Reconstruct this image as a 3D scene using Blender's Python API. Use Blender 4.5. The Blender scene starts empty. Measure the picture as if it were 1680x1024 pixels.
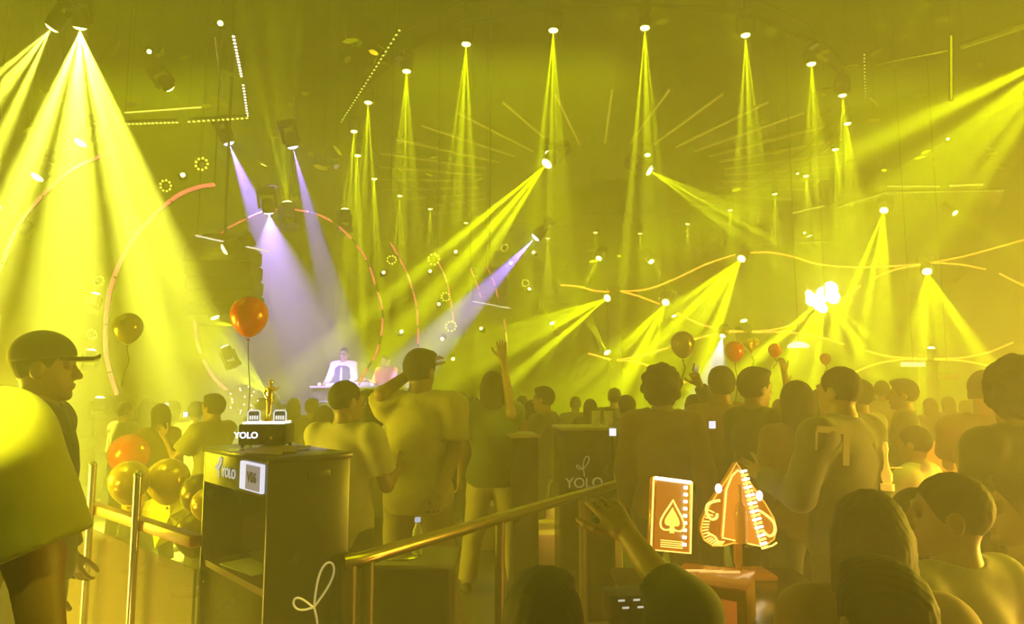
import bpy, bmesh, math, random
import numpy as np
from mathutils import Vector, Matrix
random.seed(7)
S = bpy.context.scene
COL = S.collection
PI = math.pi
# ------------------------------------------------------------------ camera, world, haze, exposure
F = 1120.0; PITCH = math.radians(6.0); CZ = 1.65
cam = bpy.data.objects.new('camera', bpy.data.cameras.new('camera')); COL.objects.link(cam); S.camera = cam
cam.data.sensor_width = 36; cam.data.lens = F/1680*36; cam.data.clip_start = .05; cam.data.clip_end = 200
cam.location = (0, 0, CZ); cam.rotation_euler = (PI/2+PITCH, 0, 0)
CR = cam.rotation_euler.to_matrix()
def at(x, y, Y):
    d = CR @ Vector(((x-840)/F, -(y-512)/F, -1))
    return Vector((0, 0, CZ)) + d*(Y/d.y)
W = bpy.data.worlds.new('world'); S.world = W; W.use_nodes = True
W.node_tree.nodes['Background'].inputs[0].default_value = (.02, .02, .004, 1)
W.node_tree.nodes['Background'].inputs[1].default_value = 1
S.view_settings.view_transform = 'Standard'; S.view_settings.look = 'None'
S.view_settings.exposure = 0.28; S.view_settings.gamma = 1
S.cycles.use_adaptive_sampling = False; S.cycles.light_sampling_threshold = 0
S.cycles.volume_bounces = 0; S.cycles.max_bounces = 4; S.cycles.transparent_max_bounces = 8
HAZE = .082
YEL = (.86, 1, .0)
_v = W.node_tree.nodes.new('ShaderNodeVolumeScatter')          # stage haze filling the hall
_v.inputs['Density'].default_value = HAZE; _v.inputs['Anisotropy'].default_value = .3; _v.inputs['Color'].default_value = (1, 1, 1, 1)
W.node_tree.links.new(_v.outputs[0], W.node_tree.nodes['World Output'].inputs['Volume'])
FILL = 1.0      # brightness of the added fill lights
BEAM = 2.4      # brightness of the beam lamps

def lamp(name, kind, loc, energy, color, direction=None, parent=None, **kw):
    l = bpy.data.lights.new(name, kind); l.energy = energy; l.color = color
    for k, v in kw.items(): setattr(l, k, v)
    o = bpy.data.objects.new(name, l); COL.objects.link(o)
    o.location = loc
    if direction is not None: o.rotation_euler = Vector(direction).to_track_quat('-Z', 'Y').to_euler()
    if parent: o.parent = parent
    return o
# unseen yellow area lights added to make haze glow, tilted towards the stage end
for (x, y, z, e, ty) in ((-6, 2.5, 8.7, 230, .15), (6, 2.5, 8.7, 270, .15), (-9, 16, 9.2, 380, .62), (9, 16, 9.2, 340, .62), (0, 15, 9.2, 340, .62), (0, 27, 9.2, 600, .62)):
    lamp('haze_fill_light', 'AREA', (x, y, z), e*FILL, YEL, (0, ty, -.8), shape='SQUARE', size=5)
for (x, y, z, e, c, sx) in ((-4.6, 3.6, 1.15, 420, (1, .84, .02), 1), (6.3, 3.7, 1.5, 720, (1, .72, .03), -1), (-3.2, 2.6, .6, 85, (1, .66, .08), 1), (4.0, 3.0, .6, 230, (1, .5, .07), -1)):  # unseen warm side lights added to brighten the near haze
    lamp('warm_haze_fill_light', 'AREA', (x, y, z), e*FILL, c, (sx, -.1, -.75), shape='SQUARE', size=(1.8 if x > 5 else 1.2))
# warm point lights added low beside the tables for an orange glow
lamp('warm_low_fill_light', 'POINT', (1.15, 2.9, .35), 14, (1, .36, .06), shadow_soft_size=.15)
lamp('warm_low_fill_light', 'POINT', (2.6, 3.3, .8), 30, (1, .27, .05), shadow_soft_size=.15)
lamp('warm_low_fill_light', 'POINT', (.45, 5.4, .7), 7, (1, .5, .12), shadow_soft_size=.15)
lamp('warm_low_fill_light', 'POINT', (-1.6, 2.2, .3), 12, (1, .4, .08), shadow_soft_size=.15)
lamp('warm_low_fill_light', 'POINT', (3.6, 6.0, 1.0), 12, (1, .3, .05), shadow_soft_size=.15)

# ------------------------------------------------------------------ materials
MATS = {}
def mat(name, col, rough=.6, metal=0., emit=None, strength=0., spec=.5, noise=.12, scale=12., trans=0., alpha=1., sheen=0.):
    if name in MATS: return MATS[name]
    m = bpy.data.materials.new(name); m.use_nodes = True; nt = m.node_tree; N = nt.nodes; L = nt.links
    b = N['Principled BSDF']
    b.inputs['Roughness'].default_value = rough; b.inputs['Metallic'].default_value = metal
    b.inputs['Specular IOR Level'].default_value = spec; b.inputs['Transmission Weight'].default_value = trans
    b.inputs['Alpha'].default_value = alpha
    if sheen: b.inputs['Sheen Weight'].default_value = sheen
    tc = N.new('ShaderNodeTexCoord'); nz = N.new('ShaderNodeTexNoise'); nz.inputs['Scale'].default_value = scale; nz.inputs['Detail'].default_value = 3
    L.new(tc.outputs['Object'], nz.inputs['Vector'])
    mx = N.new('ShaderNodeMix'); mx.data_type = 'RGBA'
    mx.inputs[6].default_value = (*[c*(1-noise) for c in col], 1); mx.inputs[7].default_value = (*[min(1, c*(1+noise)) for c in col], 1)
    L.new(nz.outputs['Fac'], mx.inputs[0]); L.new(mx.outputs[2], b.inputs['Base Color'])
    if emit:
        b.inputs['Emission Color'].default_value = (*emit, 1); b.inputs['Emission Strength'].default_value = strength
    MATS[name] = m; return m
def glow(name, col, strength):
    m = mat(name, (.02, .02, .02), .4, 0, col, strength); m.cycles.emission_sampling = 'NONE'; return m
BLACK = mat('black_metal', (.018, .018, .02), .45, .3)
STEEL = mat('polished_steel', (.62, .58, .5), .22, 1.)
GOLD = mat('gold_metal', (.9, .6, .16), .25, 1.)
# ------------------------------------------------------------------ tagging
def tag(o, label=None, cat=None, group=None, kind=None):
    if label: o['label'] = label
    if cat: o['category'] = cat
    if group: o['group'] = group
    if kind: o['kind'] = kind
    return o
def thing(name, label, cat, loc=(0, 0, 0), rot=(0, 0, 0), group=None):
    o = bpy.data.objects.new(name, None); COL.objects.link(o); o.location = loc; o.rotation_euler = rot
    o.empty_display_size = .1
    return tag(o, label, cat, group)
def put(name, me, m, parent=None, loc=None, rot=None):
    o = bpy.data.objects.new(name, me); COL.objects.link(o)
    if m is not None and not me.materials: me.materials.append(m)
    if parent: o.parent = parent
    if loc is not None: o.location = loc
    if rot is not None: o.rotation_euler = rot
    return o
def copy_tree(o, parent=None):
    c = o.copy(); COL.objects.link(c)
    if parent: c.parent = parent
    for ch in o.children: copy_tree(ch, c)
    return c
# ------------------------------------------------------------------ bmesh kit
class MB:
    def __init__(s): s.bm = bmesh.new()
    def box(s, c, d, R=None, bev=0):
        g = bmesh.ops.create_cube(s.bm, size=1)
        M = Matrix.Translation(Vector(c)) @ (R.to_4x4() if R else Matrix.Identity(4)) @ Matrix.Diagonal((*d, 1))
        bmesh.ops.transform(s.bm, matrix=M, verts=g['verts'])
        if bev:
            es = list({e for v in g['verts'] for e in v.link_edges})
            bmesh.ops.bevel(s.bm, geom=es, offset=bev, segments=2, affect='EDGES', profile=.5)
        return s
    def cyl(s, a, b, r1, r2=None, n=16, caps=True):
        a = Vector(a); b = Vector(b); r2 = r1 if r2 is None else r2
        g = bmesh.ops.create_cone(s.bm, cap_ends=caps, segments=n, radius1=r1, radius2=r2, depth=(b-a).length)
        q = (b-a).to_track_quat('Z', 'Y').to_matrix().to_4x4()
        bmesh.ops.transform(s.bm, matrix=Matrix.Translation((a+b)/2) @ q, verts=g['verts']); return s
    def ball(s, c, r, n=12, R=None):
        g = bmesh.ops.create_uvsphere(s.bm, u_segments=n*2, v_segments=n, radius=1)
        r = (r, r, r) if isinstance(r, (int, float)) else r
        bmesh.ops.transform(s.bm, matrix=Matrix.Translation(Vector(c)) @ (R.to_4x4() if R else Matrix.Identity(4)) @ Matrix.Diagonal((*r, 1)), verts=g['verts']); return s
    def tube(s, pts, r, n=8, closed=False):
        pts = [Vector(p) for p in pts]; rings = []
        N = len(pts); up = Vector((0, 0, 1)); prev = None
        for i, p in enumerate(pts):
            a = pts[(i-1) % N] if (closed or i > 0) else p; b = pts[(i+1) % N] if (closed or i < N-1) else p
            t = (b-a).normalized()
            if prev is None:
                u = t.cross(up)
                if u.length < .1: u = t.cross(Vector((1, 0, 0)))
            else: u = prev - t*prev.dot(t)
            u.normalize(); prev = u; v = t.cross(u)
            rr = r[i] if isinstance(r, (list, tuple)) else r
            rings.append([s.bm.verts.new(p + (u*math.cos(2*PI*k/n)+v*math.sin(2*PI*k/n))*rr) for k in range(n)])
        for i in range(N if closed else N-1):
            A = rings[i]; B = rings[(i+1) % N]
            for k in range(n): s.bm.faces.new((A[k], A[(k+1) % n], B[(k+1) % n], B[k]))
        if not closed:
            s.bm.faces.new(rings[0][::-1]); s.bm.faces.new(rings[-1])
        return s
    def lathe(s, prof, c=(0, 0, 0), n=24):
        c = Vector(c); rings = []
        for (r, z) in prof:
            rings.append([s.bm.verts.new(c+Vector((r*math.cos(2*PI*k/n), r*math.sin(2*PI*k/n), z))) for k in range(n)])
        for A, B in zip(rings, rings[1:]):
            for k in range(n): s.bm.faces.new((A[k], A[(k+1) % n], B[(k+1) % n], B[k]))
        s.bm.faces.new(rings[0][::-1]); s.bm.faces.new(rings[-1]); return s
    def prism(s, poly, t, M=None):
        M = M or Matrix.Identity(4)
        f = [s.bm.verts.new(M @ Vector((x, -t/2, z))) for x, z in poly]
        b = [s.bm.verts.new(M @ Vector((x, t/2, z))) for x, z in poly]
        s.bm.faces.new(f); s.bm.faces.new(b[::-1])
        for i in range(len(poly)):
            j = (i+1) % len(poly); s.bm.faces.new((f[j], f[i], b[i], b[j]))
        return s
    def mesh(s, name, smooth=True):
        bmesh.ops.recalc_face_normals(s.bm, faces=s.bm.faces)
        me = bpy.data.meshes.new(name); s.bm.to_mesh(me); s.bm.free()
        if smooth:
            for p in me.polygons: p.use_smooth = True
            try: me.set_sharp_from_angle(angle=math.radians(40))
            except Exception: pass
        return me
    def obj(s, name, m, parent=None, loc=None, rot=None, smooth=True): return put(name, s.mesh(name, smooth), m, parent, loc, rot)
def text(name, body, size, m, parent, M, depth=.003):
    c = bpy.data.curves.new(name, 'FONT'); c.body = body; c.size = size; c.extrude = depth; c.align_x = 'CENTER'; c.align_y = 'CENTER'; c.offset = size*.012
    o = bpy.data.objects.new(name, c); COL.objects.link(o)
    dg = bpy.context.evaluated_depsgraph_get(); me = bpy.data.meshes.new_from_object(o.evaluated_get(dg))
    bpy.data.objects.remove(o); me.transform(M); me.materials.clear()
    return put(name, me, m, parent)
# ------------------------------------------------------------------ signed distance field -> one continuous mesh
def surface_nets(V, o, h):
    ins = V < 0
    nx, ny, nz = V.shape
    c = (nx-1, ny-1, nz-1)
    P = np.zeros(c+(3,)); cnt = np.zeros(c)
    for ax in range(3):
        for i in (0, 1):
            for j in (0, 1):
                s0 = [0, 0, 0]; oth = [a for a in range(3) if a != ax]
                s0[oth[0]] = i; s0[oth[1]] = j; s1 = list(s0); s1[ax] = 1
                A = V[s0[0]:s0[0]+c[0], s0[1]:s0[1]+c[1], s0[2]:s0[2]+c[2]]
                B = V[s1[0]:s1[0]+c[0], s1[1]:s1[1]+c[1], s1[2]:s1[2]+c[2]]
                m = (A < 0) != (B < 0)
                t = np.where(m, A/np.where(m, A-B, 1), 0)
                cnt += m
                for k in range(3): P[..., k] += m*((t if k == ax else s0[k]))
    act = cnt > 0
    idx = -np.ones(c, int); idx[act] = np.arange(act.sum())
    g = np.argwhere(act)
    verts = (g + P[act]/cnt[act][:, None])*h + np.array(o)
    quads = []
    for ax in range(3):
        sl0 = [slice(1, -1)]*3; sl1 = [slice(1, -1)]*3
        sl0[ax] = slice(0, -1); sl1[ax] = slice(1, None)
        a = ins[tuple(sl0)]; b = ins[tuple(sl1)]
        e = np.argwhere(a != b)
        if not len(e): continue
        flip = a[tuple(e.T)]
        off = np.ones(3, int); off[ax] = 0; e = e + off
        u, v = [(1, 2), (2, 0), (0, 1)][ax]
        def cell(du, dv):
            q = e.copy(); q[:, u] -= du; q[:, v] -= dv; return idx[tuple(q.T)]
        q = np.stack([cell(1, 1), cell(0, 1), cell(0, 0), cell(1, 0)], 1)
        q[~flip] = q[~flip][:, ::-1]
        quads.append(q)
    q = np.concatenate(quads); q = q[(q >= 0).all(1)]
    return verts, q
class SDF:
    """prims: capsules ('c', a, b, ra, rb) and ellipsoids ('e', c, r, R)"""
    def __init__(s): s.p = []; s.cuts = []; s.wr = 0; s.wf = False
    def cap(s, a, b, ra, rb=None, k=.03, cut=False, sub=False): s.p.append(('c', Vector(a), Vector(b), ra, ra if rb is None else rb, k, cut, sub)); return s
    def ell(s, c, r, R=None, k=.03, sub=False): s.p.append(('e', Vector(c), Vector(r), R, 0, k, False, sub)); return s
    def keep(s, p, n): s.cuts.append((Vector(p), Vector(n).normalized())); return s   # keep the side n points away from
    def build(s, h, off=0.):
        lo = np.full(3, 1e9); hi = -lo.copy()
        def bb(q):
            if q[0] == 'c': r = max(q[3], q[4]); a = np.array(q[1]); b = np.array(q[2]); return np.minimum(a, b)-r, np.maximum(a, b)+r
            r = max(q[2]); c = np.array(q[1]); return c-r, c+r
        for q in s.p:
            if q[7]: continue
            a, b = bb(q); lo = np.minimum(lo, a-off); hi = np.maximum(hi, b+off)
        lo -= 3*h; hi += 3*h
        n = np.ceil((hi-lo)/h).astype(int)+1
        V = np.full(n, .2)
        ax = [lo[i]+h*np.arange(n[i]) for i in range(3)]
        for q in s.p:
            k = q[5]; a, b = bb(q); mg = off+k+2.5*h
            i0 = np.clip(np.floor((a-mg-lo)/h).astype(int), 0, n-1); i1 = np.clip(np.ceil((b+mg-lo)/h).astype(int)+1, 1, n)
            X, Y, Z = np.meshgrid(*[ax[i][i0[i]:i1[i]] for i in range(3)], indexing='ij')
            if q[0] == 'c':
                A = np.array(q[1]); D = np.array(q[2])-A; L = D@D+1e-12
                x = X-A[0]; y = Y-A[1]; z = Z-A[2]
                t = (x*D[0]+y*D[1]+z*D[2])/L; tc = np.clip(t, 0, 1)
                d = np.sqrt((x-tc*D[0])**2+(y-tc*D[1])**2+(z-tc*D[2])**2)-(q[3]+(q[4]-q[3])*tc)-off
                if q[6]: d = np.maximum(d, (t-1)*math.sqrt(L))
            else:
                x = X-q[1][0]; y = Y-q[1][1]; z = Z-q[1][2]
                if q[3] is not None:
                    R = np.array(q[3]).T
                    x, y, z = R[0, 0]*x+R[0, 1]*y+R[0, 2]*z, R[1, 0]*x+R[1, 1]*y+R[1, 2]*z, R[2, 0]*x+R[2, 1]*y+R[2, 2]*z
                r = np.array(q[2])+off
                k0 = np.sqrt((x/r[0])**2+(y/r[1])**2+(z/r[2])**2); k1 = np.sqrt((x/r[0]**2)**2+(y/r[1]**2)**2+(z/r[2]**2)**2)+1e-9
                d = np.where(k0 < 1e-6, -min(r), k0*(k0-1)/k1)
            sl = tuple(slice(i0[i], i1[i]) for i in range(3)); v = V[sl]
            if q[7]:
                hh = np.clip(.5-.5*(v+d)/k, 0, 1); V[sl] = v*(1-hh)-d*hh+k*hh*(1-hh)
            else:
                hh = np.clip(.5+.5*(v-d)/k, 0, 1); V[sl] = v*(1-hh)+d*hh-k*hh*(1-hh)
        if s.wr or s.cuts:
            X, Y, Z = np.meshgrid(*ax, indexing='ij')
            if s.wr:
                V += s.wr*(np.sin(X*190+np.sin(Z*50)*2+Y*60)*np.sin(Y*150+Z*90)) if s.wf else s.wr*(np.sin(Z*38+np.sin(X*17+Y*9)*2.2)*.6+np.sin(X*31+Z*13+Y*22)*.5)
            for p, nn in s.cuts:
                V = np.maximum(V, (X-p[0])*nn[0]+(Y-p[1])*nn[1]+(Z-p[2])*nn[2])
        v, f = surface_nets(V, lo, h)
        return v, f
def npmesh(name, parts):
    vs = []; fs = []; n = 0
    for v, f in parts: vs.append(v); fs.append(f+n); n += len(v)
    v = np.concatenate(vs); f = np.concatenate(fs)
    me = bpy.data.meshes.new(name)
    me.vertices.add(len(v)); me.vertices.foreach_set('co', v.astype(np.float32).ravel())
    me.loops.add(len(f)*4); me.loops.foreach_set('vertex_index', f.astype(np.int32).ravel())
    me.polygons.add(len(f)); me.polygons.foreach_set('loop_start', np.arange(0, len(f)*4, 4, dtype=np.int32))
    me.update(calc_edges=True)
    me.polygons.foreach_set('use_smooth', np.ones(len(f), bool)); me.update()
    return me
# ------------------------------------------------------------------ people
SKIN = mat('skin', (.2, .115, .07), .5, noise=.05)
SKIN_DIM = mat('tanned_skin', (.3, .17, .1), .5, noise=.05)
HAIR = mat('black_hair', (.014, .011, .008), .75, spec=.25, noise=.4, scale=60)
def cloth(name, c): return mat(name, c, .85, noise=.15, scale=25, sheen=.2)
def hand_sdf(w, d, n, s, curl=.35, spread=.1, size=1., hold=False):
    """w wrist, d along the hand, n palm normal, s towards the thumb"""
    q = SDF(); d = d.normalized(); s = (s-d*s.dot(d)).normalized(); n = (n-d*n.dot(d)-s*n.dot(s)).normalized(); z = size
    q.cap(w-d*.05*z, w+d*.012*z, .028*z, .026*z, k=.01)
    for t in (-.026, -.009, .009, .026): q.cap(w+d*.015*z+s*t*.6*z, w+d*.078*z+s*t*z, .0135*z, .0115*z, k=.012)
    q.cap(w+d*.02*z+s*.02*z, w+d*.055*z+s*.034*z+n*.006*z, .015*z, .012*z, k=.012)
    for i, (t, L) in enumerate(((.03, .07), (.0105, .08), (-.0095, .075), (-.029, .058))):
        p = w+d*.082*z+s*t*z; a = (t*spread*12); c = curl*(1+.12*i)
        seg = (L*.45, L*.3, L*.25); dirn = (d*math.cos(a)+s*math.sin(a)).normalized(); ang = 0; r = .0092
        for L1 in seg:
            ang += c
            e = p+(dirn*math.cos(ang)+n*math.sin(ang))*L1*z
            q.cap(p, e, r*z, (r-.0008)*z, k=.004); r -= .0008; p = e
    p = w+d*.03*z+s*.033*z+n*.005*z; ang = .75; r = .011
    for L1 in (.036, .03, .024):
        e = p+(s*math.sin(ang)+d*math.cos(ang)+n*(.35 if hold else .15)).normalized()*L1*z
        q.cap(p, e, r*z, (r-.001)*z, k=.005); r -= .001; p = e; ang -= .22
    return q
ARM = {'down': ((.2, .03, -1), (.06, .3, -1)), 'bent': ((.22, .25, -1), (-.25, 1, .25)), 'phone': ((.25, .55, -.8), (-.25, .8, .75)),
       'up': ((.45, .25, .75), (.05, .1, 1)), 'folded': ((.25, .35, -1), (-1, .7, .15)), 'hip': ((.4, -.1, -1), (-.1, .6, -.8)),
       'head': ((.8, .1, .55), (-.85, .1, .35)), 'booth': ((.2, .35, -1), (-.1, 1, -.35))}
def human(name, label, foot, yaw, top, hair='short', shirt=None, pants=None, arms=('down', 'down'), head=(0, 0, 0), seated=False,
          sleeve='short', sleeve_len=.72, fine=.011, group=None, skin=None, stance=.1, hem=.86, curl=(.35, .35), extra=None, build=1., female=False, thumbs=(1, 1), cap_col=None, lean=0., lengths=(.29, .26), knee=None):
    skin = skin or SKIN
    s = top/(1.30 if seated else 1.75)
    root = thing(name, label, 'person', foot, (0, 0, yaw), group)
    inv = (Matrix.Translation(foot) @ Matrix.Rotation(yaw, 4, 'Z')).inverted()
    dz = -.45 if seated else 0
    def P(x, y, z):
        t = max(0, z-.95)                                  # lean forward from the hips
        return Vector((x, y+t*math.tan(lean), z+dz))*s
    sw = (.165 if female else .185)*build
    sh = [P(sx*sw, 0, 1.425) for sx in (-1, 1)]
    joints = []
    for i, sx in enumerate((-1, 1)):
        a = arms[i]
        if isinstance(a, str):
            u, f = ARM[a]; u = Vector((u[0]*sx, u[1], u[2])).normalized(); f = Vector((f[0]*sx, f[1], f[2])).normalized()
            e = sh[i]+u*lengths[0]*s; w = e+f*lengths[1]*s
        elif len(a) == 2 and isinstance(a[0], Vector): e = inv @ a[0]; w = inv @ a[1]
        joints.append((e, w))
    def torso(q, off=0):
        b = build
        q.ell(P(0, .005, 1.27), Vector((.165*b, .11*b, .2))*s, k=.05*s)
        q.ell(P(0, .01, 1.06), Vector(((.13 if female else .15)*b, .1*b, .19))*s, k=.05*s)
        q.ell(P(0, 0, .93), Vector((.165*b, .115*b, .12))*s, k=.05*s)
        q.cap(sh[0]*.93+P(0, 0, 1.425)*.07, sh[1]*.93+P(0, 0, 1.425)*.07, .066*s*b, k=.05*s)
        q.cap(P(-.1*b, 0, 1.44), P(0, 0, 1.49), .045*s, k=.04*s); q.cap(P(.1*b, 0, 1.44), P(0, 0, 1.49), .045*s, k=.04*s)
        if female:
            for sx in (-1, 1): q.ell(P(sx*.07, .085, 1.27), Vector((.065, .05, .06))*s, k=.04*s)
    hipz = .9
    legs = []
    for sx in (-1, 1):
        hp = P(sx*.09, 0, hipz)
        if seated: kn = P(sx*.13, .42, .95); an = P(sx*.13, .45, .53); toe = P(sx*.14, .6, .5)
        else:
            kx = stance*.8 if knee is None else knee
            kn = P(sx*(.09+kx*.4), .03, .5); an = P(sx*(.09+stance*.7), 0, .085); toe = P(sx*(.11+stance*.8), .15, .035)
        legs.append((hp, kn, an, toe))
    hc = P(0, .012, 1.63)
    HR = (Matrix.Rotation(head[0], 3, 'Z') @ Matrix.Rotation(head[1], 3, 'X') @ Matrix.Rotation(head[2], 3, 'Y'))
    def H(x, y, z): return hc + HR @ (Vector((x, y, z))*s)
    q = SDF(); torso(q)
    for i in (0, 1):
        e, w = joints[i]
        q.cap(sh[i], e, .05*s*build, .039*s*build, k=.03*s); q.cap(e, w, .039*s*build, .026*s, k=.02*s)
        hp, kn, an, toe = legs[i]
        q.cap(hp, kn, .085*s*build, .058*s, k=.04*s); q.cap(kn, an, .056*s, .037*s, k=.02*s); q.cap(an, toe, .035*s, .03*s, k=.02*s)
    q.cap(P(0, -.01, 1.46), H(0, -.018, -.06), .058*s*build, .053*s, k=.03*s)
    parts = [q.build(fine)]
    q = SDF()                                                   # head at a finer grid, reaching down into the neck
    q.cap(H(0, -.018, -.05)*.45+P(0, -.01, 1.46)*.55, H(0, -.018, -.06), .056*s*build, .053*s, k=.02*s)
    q.ell(H(0, -.012, .025), Vector((.077, .095, .095))*s, HR, k=.03*s)
    q.ell(H(0, .028, -.045), Vector((.057, .066, .078))*s, HR, k=.03*s)
    q.ell(H(0, .074, -.1), Vector((.024, .02, .02))*s, HR, k=.02*s)
    q.cap(H(-.034, .083, .026), H(.034, .083, .026), .013*s, k=.015*s)
    for sx in (-1, 1): q.ell(H(sx*.032, .104, .008), Vector((.018, .018, .014))*s, HR, k=.012*s, sub=True)
    for sx in (-1, 1): q.ell(H(sx*.032, .08, .008), Vector((.014, .014, .012))*s, HR, k=.004*s)
    q.cap(H(0, .092, .012), H(0, .113, -.028), .008*s, .013*s, k=.01*s)
    q.cap(H(-.014, .098, -.034), H(.014, .098, -.034), .009*s, k=.008*s)
    q.ell(H(0, .091, -.06), Vector((.025, .012, .007))*s, HR, k=.005*s)
    q.ell(H(0, .089, -.071), Vector((.022, .012, .008))*s, HR, k=.005*s)
    for sx in (-1, 1): q.ell(H(sx*.08, -.008, -.008), Vector((.011, .024, .034))*s, HR, k=.008*s)
    parts.append(q.build(fine*.55))
    hf = max(.0042, fine*.4)
    for i, sx in enumerate((-1, 1)):
        e, w = joints[i]; d = (w-e).normalized(); up = Vector((0, 0, 1)); side = Vector((-sx, 0, 0))*thumbs[i]
        if abs(d.z) > .8: sv = Vector((-sx*.5, .9, 0))*thumbs[i]; nv = d.cross(sv)*sx
        else: sv = up*1.0+side*.4; nv = d.cross(sv)*sx
        if arms[i] == 'up' or not isinstance(arms[i], str): sv = side; nv = -d.cross(sv)*sx
        parts.append(hand_sdf(w, d, nv, sv, curl[i], size=s).build(hf))
    put('body', npmesh('body', parts), skin, root)
    # clothes
    sq = SDF(); torso(sq); sq.ell(P(0, 0, .9), Vector((.166*build, .114*build, .26))*s, k=.05*s); o_ = .016*s; fore = []
    for i in (0, 1):
        e, w = joints[i]
        if sleeve == 'short': sq.cap(sh[i], sh[i].lerp(e, sleeve_len), .064*s*build, .068*s*build, k=.03*s, cut=True)
        elif sleeve in ('long', 'mid'):
            sq.cap(sh[i], e, .06*s*build, .05*s*build, k=.03*s)
            fs = SDF(); fs.cap(sh[i].lerp(e, .5), e, .055*s*build, .05*s*build, k=.03*s); fs.cap(e, e.lerp(w, .93 if sleeve == 'long' else .42), .05*s*build, .038*s, k=.03*s, cut=True)
            fore.append(fs.build(fine, o_))
    sq.wr = .0035*s
    sq.keep(P(0, 0, hem), (0, 0, -1)); sq.cap(P(0, .015, 1.545), P(0, .03, 1.75), .07*s, k=.02*s, sub=True)
    put('jacket' if sleeve == 'long' else 'shirt', npmesh('shirt', [sq.build(fine, o_)]+fore), shirt, root)
    tq = SDF(); tq.ell(P(0, 0, .93), Vector((.165*build, .115*build, .13))*s, k=.04*s)
    for hp, kn, an, toe in legs:
        tq.cap(hp, kn, .1*s*build, .078*s, k=.04*s); tq.cap(kn, kn.lerp(an, .95), .078*s, .07*s, k=.03*s, cut=True)
    tq.wr = .003*s; tq.keep(P(0, 0, .99), (0, 0, 1))
    put('trousers', npmesh('trousers', [tq.build(fine*1.15, .004)]), pants, root)
    fq = SDF()
    for hp, kn, an, toe in legs: fq.cap(an+Vector((0, -.03, -.03))*s, toe, .045*s, .038*s, k=.02*s)
    fq.keep(P(0, 0, (.45 if seated else .004)), (0, 0, -1))
    put('shoes', npmesh('shoes', [fq.build(fine*1.1)]), mat('shoe_leather', (.05, .045, .04), .5), root)
    # hair
    hq = SDF(); hr = HR
    if hair in ('short', 'crop', 'cap', 'long', 'bob', 'bun', 'curly', 'side'):
        g = {'crop': 1.05, 'short': 1.12, 'cap': 1.03, 'long': 1.13, 'bob': 1.15, 'bun': 1.08, 'curly': 1.45, 'side': 1.16}[hair]
        hq.ell(H(0, -.016, .03), Vector((.079*g, .096*g, .094*g))*s, hr, k=.02*s)
        if hair in ('short', 'side'):
            hq.ell(H(.01, .045, .098), Vector((.062, .05, .026))*s, hr, k=.03*s)
        n = hr @ Vector((0, .84, -.54))
        hq.keep(H(0, .043, .02), n)
        if hair in ('short', 'crop', 'side', 'cap'): hq.keep(H(0, -.05, -.07), hr @ Vector((0, -.1, -1)))
        if hair in ('long', 'bob'):
            hq2 = SDF(); Lz = -.36 if hair == 'long' else -.15
            hq2.ell(H(0, -.016, .03), Vector((.082*1.1, .1*1.08, .098*1.08))*s, hr, k=.03*s)
            hq2.cap(H(0, -.055, -.02), H(0, -.075, Lz), .082*s, .07*s, k=.04*s)
            for sx in (-1, 1): hq2.cap(H(sx*.065, -.02, 0), H(sx*.08, -.04, Lz*.95), .035*s, .028*s, k=.03*s)
            hq2.keep(H(0, .052, .0), hr @ Vector((0, 1, -.18))); hq2.keep(H(0, 0, Lz-.02), (0, 0, -1)); hq2.wr = .003
            hq2.ell(H(0, .11, -.02), Vector((.062, .09, .085))*s, hr, k=.01, sub=True); hq = hq2
        if hair == 'curly':
            for a in range(26):
                t = a*2.4; zz = 1-2*(a+.5)/26; rr = math.sqrt(max(0, 1-zz*zz))
                if rr*math.cos(t) > .75 and zz < .3: continue
                hq.ell(H(.1*rr*math.sin(t), -.02+.115*rr*math.cos(t)*.9, .03+.115*zz), Vector((.034, .034, .034))*s, hr, k=.012*s)
            hq.cuts = [(H(0, .075, .0), hr @ Vector((0, .95, -.35)))]
        if hair == 'bun': hq.ell(H(0, -.1, .09), Vector((.042, .042, .042))*s, hr, k=.012*s)
        hq.wr = .002*s; hq.wf = True
        put('hair', npmesh('hair', [hq.build(fine*.7)]), HAIR, root)
    if hair == 'cap':
        cq = SDF(); cq.ell(H(0, -.01, .045), Vector((.094, .112, .1))*s, hr, k=.02*s); cq.keep(H(0, 0, .035), hr @ Vector((0, .12, -1)))
        capo = put('cap', npmesh('cap', [cq.build(fine*.6)]), cap_col or cloth('cap_cloth', (.03, .03, .03)), root)
        bm = MB(); M4 = Matrix.Translation(H(0, .0, .052)) @ hr.to_4x4() @ Matrix.Scale(s, 4)
        poly = [(-.075, .06), (-.07, .12), (-.045, .165), (0, .18), (.045, .165), (.07, .12), (.075, .06)]
        vs = [[bm.bm.verts.new(M4 @ Vector((x, y, z0-abs(x)*.3-.06*(y-.06)))) for x, y in poly] for z0 in (0, .014)]
        bm.bm.faces.new(vs[0][::-1]); bm.bm.faces.new(vs[1])
        for i in range(len(poly)): j = (i+1) % len(poly); bm.bm.faces.new((vs[0][i], vs[0][j], vs[1][j], vs[1][i]))
        put('brim', bm.mesh('brim'), cap_col or cloth('cap_cloth', (.03, .03, .03)), capo)
    return root, dict(P=P, H=H, joints=joints, inv=inv, s=s, sh=sh)
def person_at(px, py, Y, yaw, label, base=0., seated=False, **kw):
    t = at(px, py, Y); return human('person', label, Vector((t.x, t.y, base)), math.radians(yaw), t.z-base, seated=seated, **kw)
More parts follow.
